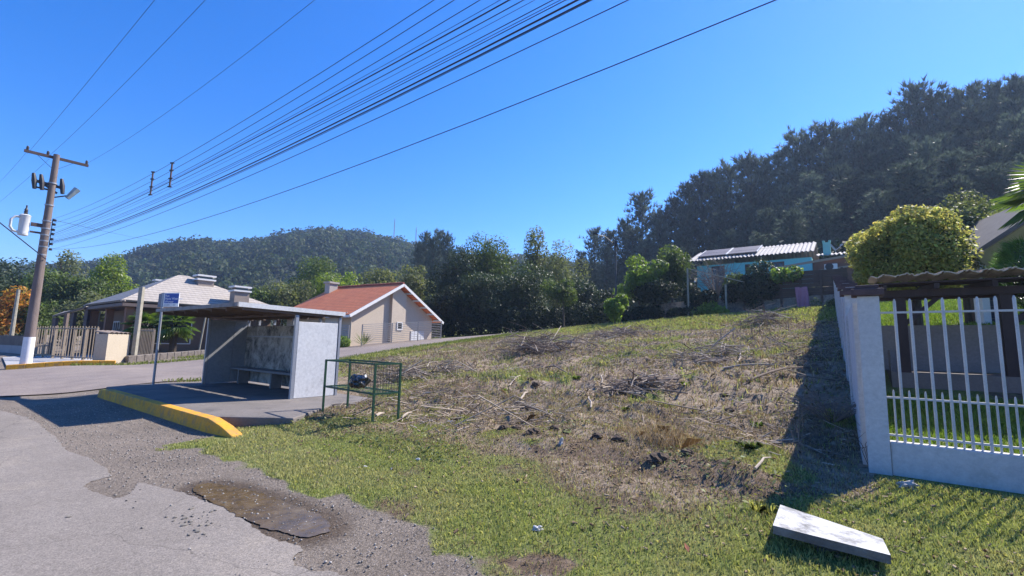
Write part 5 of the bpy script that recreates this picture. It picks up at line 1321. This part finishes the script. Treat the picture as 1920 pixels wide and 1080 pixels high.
# ================================================================== GRASS, LITTER, STICKS
def blades(name, n, region, hgt, wid, seed, colf, keep, lean=.55, m=None):
    r = np.random.default_rng(seed); a = region[0]+(region[1]-region[0])*r.random(n); s = region[2]+(region[3]-region[2])*r.random(n)
    x, y = XY(a, s); k = keep(x, y, a, s, r.random(n)); x, y, a, s = x[k], y[k], a[k], s[k]; n = len(x)
    z = H(x, y)+bump(x, y); t = colf(x, y, a, s, r)
    h = hgt(x, y, a, s)*(.5+.9*r.random(n)); ph = r.random(n)*6.28; ln = lean*(.2+r.random(n))
    dx, dy = np.cos(ph), np.sin(ph); w = wid(x, y)*(.7+.6*r.random(n)); q = r.random(n)*6.28
    sx, sy = np.cos(q)*w/2, np.sin(q)*w/2
    B0 = np.c_[x-sx, y-sy, z-.01]; B1 = np.c_[x+sx, y+sy, z-.01]
    M0 = np.c_[x-sx*.7+dx*h*ln*.35, y-sy*.7+dy*h*ln*.35, z+h*.6]; M1 = np.c_[x+sx*.7+dx*h*ln*.35, y+sy*.7+dy*h*ln*.35, z+h*.6]
    T = np.c_[x+dx*h*ln, y+dy*h*ln, z+h*(1-.25*ln)]
    V = np.stack([B0, B1, M1, T, M0], 1).reshape(-1,3)
    F = np.arange(n*5).reshape(n,5)
    return link(name, npmesh(name, V, F, m, np.repeat(t, 5, 0)))
MBLADE = leafmat('grass_blade', (1.0,1.0,1.0), .35, .6, .2, (1.0,1.0,.6))
GREEN = np.array([.25,.305,.09]); YEL = np.array([.46,.45,.19]); STRAW = np.array([.40,.325,.235]); BRN = np.array([.18,.13,.095]); LIMEG = np.array([.25,.33,.06])
def gcol(x, y, a, s, r):
    g, gv, st = zones(x, y); n = len(x); u = r.random((n,1)); v = r.random((n,1))
    fresh = GREEN*(1-u)+YEL*u; pn = fbm(x*1.3, y*1.3, 83, 3)[:,None]
    fresh = fresh*(1-.55*sstep(.5,.62,pn))+(.55*sstep(.5,.62,pn))*(YEL*.6+STRAW*.5)
    dry = STRAW*(1-u)+BRN*u
    far = sstep(22, 27, s)[:,None]; fresh = fresh*(1-far)+far*(YEL*1.1*(1-u)+LIMEG*u)
    c = np.where(v < (g[:,None]*.92+.05), fresh, dry)
    return c*(.7+.6*r.random((n,1)))
def out_of_hard(x, y):
    a, s = AS(x, y); ns = near_side(x, y)
    pf_ = in_poly(x, y, [tuple(map(float, p)) for p in pl]); kb_ = (a > 7.9) & (s < 3.55) & (s > 3.2)
    wall = (a < .06) & (s > 6.8)
    return ~pf_ & ~kb_ & ((ns > .15) | (s < 7)) & ~wall
def k_near(x, y, a, s, u):
    g, gv, st = zones(x, y); d = np.hypot(x, y)
    dens = np.clip(1.35-.07*d, .25, 1)*(.25+.75*g)*(1-sstep(.25,.6,gv+.35*(fbm(x*5, y*5, 19, 2)-.5)))
    return (u < dens) & out_of_hard(x, y)
hn = lambda x, y, a, s: .018+.032*fbm(x*1.2, y*1.2, 23, 3)+.02*sstep(5, 8, s)
g_ = blades('grass', 430000, (-4.2, 10.2, 2.3, 9.2), hn, lambda x, y: .0045+.0006*np.hypot(x, y), 301, gcol, k_near, .8, MBLADE)
kind(g_, 'stuff')['label'] = 'short patchy grass of the roadside strip'
def k_lot(x, y, a, s, u):
    g, gv, st = zones(x, y)
    return (u < (.18+.82*g)*(.4+.6*fbm(x*1.4, y*1.4, 29, 3)*1.6)*(1-gv)) & out_of_hard(x, y) & (near_side(x, y) > .2) & (a > .05)
g_ = blades('weeds', 190000, (0, 19, 8.8, 36.4), lambda x, y, a, s: .06+.10*fbm(x*.8, y*.8, 53, 3)+.10*sstep(24, 30, s), lambda x, y: .010+.0009*np.hypot(x, y), 302, gcol, k_lot, .8, MBLADE)
kind(g_, 'stuff')['label'] = 'weeds and yellowing grass over the cleared lot'
def k_yard(x, y, a, s, u): return (u < .9) & ~((a < -.2) & (a > -6.8) & (s > 11.2) & (s < 14.2)) & (np.abs(s-7.02) > .12)
def ycol(x, y, a, s, r): u = r.random((len(x),1)); return (np.array([.15,.27,.045])*(1-u)+LIMEG*u)*(.7+.6*r.random((len(x),1)))
g_ = blades('lawn', 90000, (-7, -.12, 7.15, 15.0), lambda x, y, a, s: .05+.05*fbm(x*2, y*2, 3, 2), lambda x, y: .012+0*x, 303, ycol, k_yard, .7, MBLADE)
kind(g_, 'stuff')['label'] = 'bright green lawn behind the front fence'
g_ = blades('back_lawn', 60000, (-16, -.3, 14.2, 36), lambda x, y, a, s: .10+.08*fbm(x, y, 3, 2), lambda x, y: .03+0*x, 304, ycol, lambda x, y, a, s, u: u < 1, .7, MBLADE)
kind(g_, 'stuff')['label'] = 'sunny lawn rising behind the pergola'
def k_verge(x, y, a, s, u):
    ns = near_side(x, y); fx_ = np.interp(y, FARS[:,1], FARS[:,0])
    return ((ns > -.25) & (ns < 2.6) & (y > 14.5)) | ((x < fx_-.1) & (x > fx_-2.2)) | ((x < fx_) & (y > 26) & (x > fx_-7))
def vcol(x, y, a, s, r): u = r.random((len(x),1)); return (np.array([.12,.17,.04])*(1-u)+np.array([.24,.26,.07])*u)*(.75+.5*r.random((len(x),1)))
g_ = blades('verge_grass', 150000, (5, 44, 4.4, 36), lambda x, y, a, s: .09+.05*fbm(x, y, 3, 2), lambda x, y: .03+0*x, 305, vcol, lambda x, y, a, s, u: k_verge(x, y, a, s, u) & ~in_poly(x, y, [tuple(map(float, p)) for p in pl]) & (s > 5), .7, MBLADE)
kind(g_, 'stuff')['label'] = 'green verge grass along the side street'

# litter of dry stalks: too many to count
MSTK = leafmat('dry_stalk_litter', (1,1,1), .05, .85, .1)
def litter(name, n, region, L, W, seed, keep, cols, lift=.03):
    r = np.random.default_rng(seed); a = region[0]+(region[1]-region[0])*r.random(n); s = region[2]+(region[3]-region[2])*r.random(n)
    x, y = XY(a, s); k = keep(x, y, a, s, r.random(n)) & out_of_hard(x, y); x, y = x[k], y[k]; n = len(x)
    ph = fbm(x*.5, y*.5, 5, 2)*9+r.normal(size=n)*.8; l = L*(.3+1.3*r.random(n)**2); el = r.normal(size=n)*.22
    d = np.c_[np.cos(ph)*np.cos(el), np.sin(ph)*np.cos(el), np.sin(el)]; c = np.c_[x, y, H(x, y)+bump(x, y)+lift*(.3+r.random(n))+.5*l*np.abs(np.sin(el))]
    up = np.array([0,0,1.]); s1 = np.cross(d, up); s1 /= np.linalg.norm(s1, axis=1, keepdims=True); s2 = np.cross(s1, d)
    w = W*(.5+r.random((n,1)))/2; h = (d.T*l/2).T
    # 3-sided stalks
    A = [c-h+s1*w-s2*w*.5, c-h-s1*w-s2*w*.5, c-h+s2*w, c+h+s1*w*.7-s2*w*.4, c+h-s1*w*.7-s2*w*.4, c+h+s2*w*.7]
    V = np.stack(A, 1).reshape(-1,3); b = (np.arange(n)*6)[:,None]
    F = np.vstack([b+np.array([[0,1,4,3]]), b+np.array([[1,2,5,4]]), b+np.array([[2,0,3,5]])])
    u = r.random((n,1)); t = np.array(cols[0])*(1-u)+np.array(cols[1])*u
    return link(name, npmesh(name, V, F, MSTK, np.repeat(t*(.7+.6*r.random((n,1))), 6, 0)))
def k_lit(x, y, a, s, u):
    d = sstep(.42, .6, fbm(x*.55+3, y*.55, 63, 3)); lot = sstep(5.4, 7.5, s+1.5*(fbm(x*.7, y*.7, 31, 3)-.5)+.3*np.clip(a-4, -2, 3))
    return (u < lot*(.12+.88*d)*(1-.75*sstep(24, 28, s))) & (a > .2) & (near_side(x, y) > 1.2)
kind(litter('dry_litter', 46000, (.2, 17, 5.0, 34), .22, .016, 401, k_lit, ((.46,.38,.30),(.15,.11,.085))), 'stuff')['label'] = 'cut dry stalks and twigs littering the cleared lot'
kind(litter('cut_branches', 1500, (.2, 17, 5.2, 34), .75, .024, 403, k_lit, ((.40,.33,.26),(.12,.09,.07)), .07), 'stuff')['label'] = 'larger cut branches strewn over the cleared lot'
kind(litter('dead_leaves', 30000, (-3.5, 12, 2.7, 20), .036, .02, 402, lambda x, y, a, s, u: u < .8*sstep(2.6, 5, s)*(.2+.8*fbm(x*.9, y*.9, 77, 3)), ((.36,.28,.19),(.14,.085,.05)), .02), 'stuff')['label'] = 'dead leaves scattered through the grass'
# stones of the gravel shoulder
r = np.random.default_rng(12); n = 11000; a = -2+17*r.random(n); s = 1.5+2.2*r.random(n); x, y = XY(a, s)
inroad = in_poly(x, y, Q); g, gv, st = zones(x, y); u = r.random(n)
k = (~inroad & (gv > .45) & (u < .9)) | (inroad & (u < .10) & (s > .9) & (fbm(x*1.2, y*1.2, 8, 2) > .52))
k &= ~((a > 7.9) & (s > 3.2)); x, y = x[k], y[k]; n = len(x); R0 = (.0035+.009*r.random(n)**3)
bm = bmesh.new(); bmesh.ops.create_icosphere(bm, subdivisions=1, radius=1); bv = np.array([v.co for v in bm.verts]); bf = np.array([[v.index for v in f.verts] for f in bm.faces]); bm.free()
sc3 = 1+.5*(r.random((n,1,3))-.5); sc3[:,:,2] *= .65
V = bv[None]*R0[:,None,None]*sc3*(1+.25*(r.random((n,len(bv),1))-.5))+np.c_[x, y, H(x, y)+.006+R0*.3][:,None,:]
F = (np.arange(n)*len(bv))[:,None,None]+bf[None]
br = .14+.28*r.random((n,1)); t = np.repeat(br*np.array([[1,.92,.84]]), len(bv), 0)
kind(link('gravel', npmesh('gravel', V.reshape(-1,3), F.reshape(-1,3), MSTK, t)), 'stuff')['label'] = 'loose gravel along the road edge'

# broad-leaved low weeds scattered in loose colonies
r = np.random.default_rng(55); n = 30000; a = .1+16*r.random(n); s = 4.2+31*r.random(n)**1.5; x, y = XY(a, s)
k = (fbm(x*.75+9, y*.75, 67, 4) > .50) & out_of_hard(x, y) & (near_side(x, y) > .6); x, y, s = x[k], y[k], s[k]; n = len(x)
P = np.c_[x, y, H(x, y)+bump(x, y)+.015+.05*r.random(n)]; nr = np.c_[r.normal(size=(n,2))*.5, np.ones(n)]; nr /= np.linalg.norm(nr, axis=1, keepdims=True)
v, f, t = leaves(r, P, nr, .06, .034, .1, .3); c0_ = np.where(r.random((n,1)) < .5, np.array([[.12,.15,.055]]), np.array([[.22,.23,.09]]))
kind(link('low_weeds', npmesh('low_weeds', v, f, MBLADE, t*np.repeat(c0_, 4, 0))), 'stuff')['label'] = 'low leafy weeds sprouting over the cleared lot'

# distinct sticks and logs one can point to
MSTICK = mat('bleached_stick', (.44,.37,.30), (.31,.25,.20), 9, .85, stretch=(1,1,.3))
MSTICKD = mat('brown_stick', (.25,.19,.15), (.16,.12,.095), 9, .9)
def stick(p0, p1, rad, lab, m=MSTICK, bend=.06, lift=.05, name='stick', cat='stick'):
    P0, P1 = G(*p0), G(*p1); mid = (P0+P1)/2+Vector((0,0,bend*(P1-P0).length)); s = (P1-P0).length
    pts = [P0+Vector((0,0,lift*.6)), P0.lerp(P1,.3)+Vector((.02*s,0,lift+bend*s*.5)), P0.lerp(P1,.65)+Vector((-.02*s,.02*s,lift+bend*s*.5)), P1+Vector((0,0,lift))]
    return tag(MB().tube(pts, [rad, rad*.95, rad*.8, rad*.5], 7).build(name, m, None, True), lab, cat)
STK = [((955,725),(976,707),.024,'short pale stick lying left of the lot centre'),((975,752),(990,739),.026,'stubby pale stick below the lot centre'),
 ((753,786),(772,778),.022,'pale stick lying right of the green basket'),((793,742),(808,740),.03,'whitish split log piece right of the basket'),
 ((1128,722),(1129,706),.018,'thin upright pale stick at the lot centre'),((1108,768),(1104,748),.02,'pale forked stick by the lot centre'),
 ((1380,686),(1398,661),.022,'curved pale stick high on the lot'),((1355,693),(1462,688),.028,'long pale branch lying across the upper lot'),
 ((1400,717),(1520,692),.026,'long brown branch reaching the wall shade'),((1416,884),(1446,866),.014,'straight light stick near the bottom of the lot shade'),
 ((1025,690),(1070,706),.022,'thin brown stick leaning left above the centre'),((1142,690),(1165,684),.016,'small pale stick in the upper middle'),
 ((1160,735),(1290,742),.03,'dark curved branch in the twig windrow'),((1210,728),(1235,750),.02,'brown stick crossing the twig windrow'),
 ((612,764),(668,762),.018,'pale straight stick under the green basket'),((705,783),(720,780),.03,'flat weathered chip of wood beside the basket leg')]
for k, (a_, b_, rd, lab) in enumerate(STK): stick(a_, b_, rd, lab, MSTICKD if 'brown' in lab or 'dark' in lab else MSTICK)
# brush piles
def pile(name, lab, c, w, h, n, seed, L, cols=(MSTICKD, MSTICK)):
    r = np.random.default_rng(seed); o = G(*c); t = thing(name, lab, 'brush pile', o)
    sub_ = [(r.normal()*w*.22, r.normal()*w*.12, .4+.8*r.random()) for _ in range(5)]
    for m, nn, part in ((cols[0], int(n*.7), 'branches'), (cols[1], int(n*.35), 'pale_branches')):
        mb = MB()
        for i in range(nn):
            q2 = sub_[r.integers(0, 5)]; x, y = q2[0]+r.normal()*w*.16*q2[2], q2[1]+r.normal()*w*.09*q2[2]; ph = r.normal()*.9+2.5; z0 = HB(o.x+x, o.y+y)-o.z
            d0 = math.hypot(x-q2[0], (y-q2[1])*1.6); hz2 = h*q2[2]*math.exp(-(d0/w*4)**2)*r.random()**.7; l = L*(.25+1.1*r.random()**1.5); e = r.normal()*.28
            d = Vector((math.cos(ph)*math.cos(e), math.sin(ph)*math.cos(e), math.sin(e)))*l/2; c_ = Vector((x, y, z0+.03+hz2+abs(d.z)*.6)); rd = .006+.014*r.random()**2
            mb.tube([c_-d, c_+Vector((r.normal()*.07*l, r.normal()*.07*l, .05*l)), c_+d], [rd*1.2, rd, rd*.5], 5, False)
        mb.build(part, m, t)
    return t
pile('brush_pile', 'large heap of cut branches at the top left of the lot', (1010,664), 3.2, .75, 230, 5, 1.6)
pile('brush_pile', 'long low windrow of twigs in the middle of the lot', (1195,742), 2.2, .22, 130, 6, .9)
pile('brush_pile', 'dark brush heap on the upper right of the lot', (1432,606), 3.2, .55, 120, 7, 1.6)
pile('brush_pile', 'loose pale stalks heaped behind the green basket', (790,706), 2.2, .30, 150, 8, .9, (MSTICK, MSTICKD))
pile('brush_pile', 'scattered branches between the windrow and the wall shade', (1345,672), 3.4, .2, 120, 9, 1.1, (MSTICK, MSTICKD))
pile('brush_pile', 'reddish brush heap at the end of the side street', (965,614), 3.0, .8, 90, 10, 1.6)
pile('brush_pile', 'tangled roots and soil under the lone bright shrub', (1168,632), 2.6, .5, 110, 12, 1.1)
# dry grass clumps and weeds
def tuft(name, lab, c, h, w, n, k, seed, cat='grass clump', wd=.008, dr=.5):
    r = np.random.default_rng(seed); o = G(*c); Va = []; ts = []
    for i in range(n):
        a = r.random()*6.28; q = w*.35*math.sqrt(r.random()); b = np.array([math.cos(a)*q, math.sin(a)*q, -.02]); l = h*(.5+.6*r.random()); ln = .1+(dr if k != 'dry' else 1.25)*r.random()
        a2 = a+r.normal()*.9; d = np.array([math.cos(a2), math.sin(a2), 0]); a3 = r.random()*3.14; s = np.array([math.cos(a3), math.sin(a3), 0])*wd*(.6+.8*r.random())
        m_ = b+d*l*ln*.35+np.array([0,0,l*.75]); tip = b+d*l*ln+np.array([0,0,l*(.95-.5*ln)])
        Va += [b-s, b+s, m_+s*.7, tip, m_-s*.7]; ts += [np.ones(3)*(.55+.8*r.random())]*5
    return tag(link(name, npmesh(name, np.array(Va), np.arange(len(Va)).reshape(-1,5), LM[k], np.array(ts)), None, o), lab, cat)
def clump(lab, c, h, w, n, seed):
    o = G(*c); ca, cs_ = AS(o.x, o.y)
    def dcol(x, y, a, s, r): u = r.random((len(x),1)); return (np.array([.46,.34,.23])*(1-u)+np.array([.24,.165,.11])*u)*(.7+.6*r.random((len(x),1)))
    kf = lambda x, y, a, s, u: u < np.exp(-((a-ca)**2/(w*.34)**2+(s-cs_)**2/(w*.24)**2))
    hf = lambda x, y, a, s: h*(.35+.65*np.exp(-((a-ca)**2/(w*.4)**2+(s-cs_)**2/(w*.3)**2)))
    g = blades('dry_grass_clump', n*3, (ca-w, ca+w, cs_-w, cs_+w), hf, lambda x, y: .0055+0*x, seed, dcol, kf, 1.3, MBLADE)
    return tag(g, lab, 'grass clump')
clump('large rounded clump of dry brown grass on the bank', (1252,836), .34, 1.1, 3600, 21)
clump('reddish dry grass tuft above the dark earth bank', (1000,792), .20, .7, 500, 22)
clump('pale pinkish grass patch right of the basket', (830,752), .18, .7, 420, 23)
clump('brown grass tuft left of the large dry clump', (1180,808), .24, .5, 420, 24)
for k, (c, lab, kk) in enumerate((((1418,800),'spiky green weed right of the large dry clump','bright'),((1288,722),'small green weed in the middle of the lot','lime'),((1170,770),'yellow green weed under the twig windrow','lime'),((1430,960),'yellow green weed left of the concrete slab','yellow'),((700,745),'leafy weed behind the green basket','bright'),((1080,710),'pale green weed patch at the lot centre','bright'),((950,735),'low green weed left of the centre sticks','bright'),((1400,840),'dark green weed at the foot of the shade','mid'),((1330,585),'low yellow plant at the back edge of the lot','lime'))):
    tuft('weed', lab, c, .13 if k != 8 else .5, .24 if k != 8 else .8, 70, kk, 40+k, 'weed', .0045, .9)
# low dead plants by the wall shade
p = G(1560, 790); twigs('dead_shrub', 'tangle of dry stalks beside the white wall shade', 'dry shrub', p, .5, 1.1, 40, MTWIG, 31, .006)
p = G(1495, 850); twigs('dead_weed', 'thin upright dry weed in the shade of the pillar', 'weed', p, .62, .2, 4, MTWIG, 32, .004)
# upright cut stems high on the lot
rk_ = np.random.default_rng(8); spots = [(1300,600),(1330,612),(1365,604),(1388,622),(1405,598),(1425,628),(1440,612),(1462,602),(1478,622),(1495,606),(1510,618),(1352,640),(1375,634),(1412,640),(1448,634),(1256,640),(1258,606)]
ms_ = MB().tube([(0,0,-.05),(.01,0,.3),(.0,.02,.55)], [.02,.016,.010], 6)
b0 = None
for i, c in enumerate(spots):
    o = ms_.build('cut_stem', MSTICKD) if b0 is None else b0.copy()
    if b0 is None: b0 = o
    else: COL.objects.link(o)
    o.location = G(*c); o.rotation_euler = (rk_.normal()*.1, rk_.normal()*.1, rk_.random()*6); s = .6+.7*rk_.random(); o.scale = (1,1,s)
    tag(o, 'thin cut stem standing upright on the upper part of the lot', 'stem', 'cut stems on the upper lot')
# clods of dark earth along the bank
clod = blob('earth_clod', (.085,.08,.06), mat('dark_earth', (.06,.042,.03), (.10,.07,.05), 8, .95, .8, 25), 15, .32, 2)
cs = [(968,805),(1000,812),(1040,806),(1062,812),(1120,820),(1160,826),(945,806),(1290,852),(1235,862),(1360,742),(1368,770),(1005,722),(995,712)]
for i, c in enumerate(cs):
    o = clod if i == 0 else clod.copy()
    if i: COL.objects.link(o)
    o.location = G(*c)+Vector((0,0,.02)); s = .6+.6*rk_.random(); o.scale = (s*1.4, s, s*.8); o.rotation_euler = (0,0,rk_.random()*6)
    tag(o, 'dark clod of earth on the cleared lot', 'earth clod', 'clods of earth on the lot')
# scraps of rubbish
MPAP = mat('paper_scrap', (.5,.49,.49), (.38,.37,.38), 8, .8)
for i, (c, sz, lab) in enumerate((((844,793),.07,'crumpled white scrap right of the basket'),((1052,832),.06,'tall white scrap standing on the dark bank'),((783,863),.05,'white paper scrap in the front grass'),((684,877),.04,'small pale scrap in the grass nearest the kerb tip'),((734,880),.035,'small pale scrap beside the front grass scrap'),((1008,994),.06,'grey flat scrap low in the front grass'),((1178,676),.09,'pale stone like scrap high on the lot'),((1065,619),.25,'white sack lying at the small tree foot'))):
    sz *= .7; o = blob('scrap', (sz, sz*.6, sz*(.5 if i != 1 else 1.5)), MPAP, 30+i, .45, 2); o.location = G(*c)+Vector((0,0,sz*.3)); o.rotation_euler = (.1*i, 0, i*1.3); tag(o, lab, 'scrap')
lf = MB(); lf.v = [(0,-.035,0),(.022,0,.006),(0,.04,0),(-.022,0,.006)]; lf.f = [(0,1,2,3)]
o = lf.build('fallen_leaf', mat('red_leaf', (.25,.07,.03), (.2,.06,.03), 9, .7)); o.location = G(1288,1043)+Vector((0,0,.06)); o.rotation_euler = (.7,.2,.3); s_=o.modifiers.new('solid','SOLIDIFY'); s_.thickness=.002; tag(o, 'single reddish fallen leaf in the front grass', 'leaf')
# loose stones on the asphalt
pb = blob('pebble', (.016,.013,.010), mat('pebble_dark', (.20,.18,.16), (.13,.12,.105), 30, .9), 3, .3, 1)
rs = np.random.default_rng(3)
for i in range(46):
    o = pb if i == 0 else pb.copy()
    if i: COL.objects.link(o)
    c = (368+rs.normal()*26, 978+rs.normal()*13) if i < 40 else (120+300*rs.random(), 880+170*rs.random()); q = flat(*c); o.location = (q.x, q.y, .012); s = .35+1.0*rs.random()**2; o.scale = (s*(.8+.6*rs.random()),s,s*.8); o.rotation_euler = (0,0,6*rs.random())
    tag(o, 'small dark stone lying loose on the asphalt', 'pebble', 'loose stones on the asphalt')

# ================================================================== SKY, SUN, CAMERA
SUN_AZ, SUN_EL = 56.0, 43.5
w = bpy.data.worlds.new('World'); S.world = w; w.use_nodes = True; nt = w.node_tree; bg = nt.nodes['Background']
sk = nt.nodes.new('ShaderNodeTexSky'); sk.sky_type = 'NISHITA'; sk.sun_disc = False; sk.sun_elevation = R(SUN_EL); sk.sun_rotation = R(SUN_AZ)
sk.air_density = 1.0; sk.dust_density = .1; sk.ozone_density = 5.0; sk.altitude = 600
hs = nt.nodes.new('ShaderNodeHueSaturation'); hs.inputs['Saturation'].default_value = 1.35; hs.inputs['Hue'].default_value = .512; nt.links.new(sk.outputs[0], hs.inputs['Color']); nt.links.new(hs.outputs[0], bg.inputs[0]); bg.inputs[1].default_value = .118
sl_ = bpy.data.lights.new('sun', 'SUN'); sl_.energy = 4.6; sl_.angle = R(.5); sl_.color = (1.0, .94, .85)
so_ = bpy.data.objects.new('sun', sl_); COL.objects.link(so_)
sd = Vector((math.sin(R(SUN_AZ))*math.cos(R(SUN_EL)), math.cos(R(SUN_AZ))*math.cos(R(SUN_EL)), math.sin(R(SUN_EL))))
so_.rotation_euler = sd.to_track_quat('Z', 'Y').to_euler(); so_.location = (30, 20, 40)
cam = bpy.data.cameras.new('camera'); co = bpy.data.objects.new('camera', cam); COL.objects.link(co)
cam.sensor_width = 36; cam.lens = FOC/1920*36; cam.clip_end = 5000; cam.clip_start = .05
c, s = math.cos(ROL), math.sin(ROL)
X_ = Vector((c, -s*math.sin(PIT), s*math.cos(PIT))); Y_ = Vector((-s, -c*math.sin(PIT), c*math.cos(PIT))); Z_ = -Vector((0, math.cos(PIT), math.sin(PIT)))
M_ = Matrix((X_, Y_, Z_)).transposed().to_4x4(); M_.translation = (0, 0, CZ); co.matrix_world = M_; S.camera = co
S.view_settings.view_transform = 'Standard'; S.view_settings.look = 'None'; S.view_settings.gamma = 1; S.view_settings.exposure = 1.16
S.cycles.use_denoising = True
# thin valley air: one closed box round everything, ground included
hz_o = MB().box(-1700, 1700, -1500, 1900, -4, 175).build('haze', None)
kind(hz_o, 'stuff')
m = bpy.data.materials.new('haze_air'); m.use_nodes = True; nt = m.node_tree; nt.nodes.remove(nt.nodes['Principled BSDF'])
pv = nt.nodes.new('ShaderNodeVolumePrincipled'); pv.inputs['Color'].default_value = (.50, .68, 1.0, 1); pv.inputs['Density'].default_value = .00045; pv.inputs['Anisotropy'].default_value = .35
nt.links.new(pv.outputs[0], nt.nodes['Material Output'].inputs['Volume']); hz_o.data.materials.append(m)
S.cycles.volume_bounces = 0
S.cycles.max_bounces = 6; S.cycles.transparent_max_bounces = 8
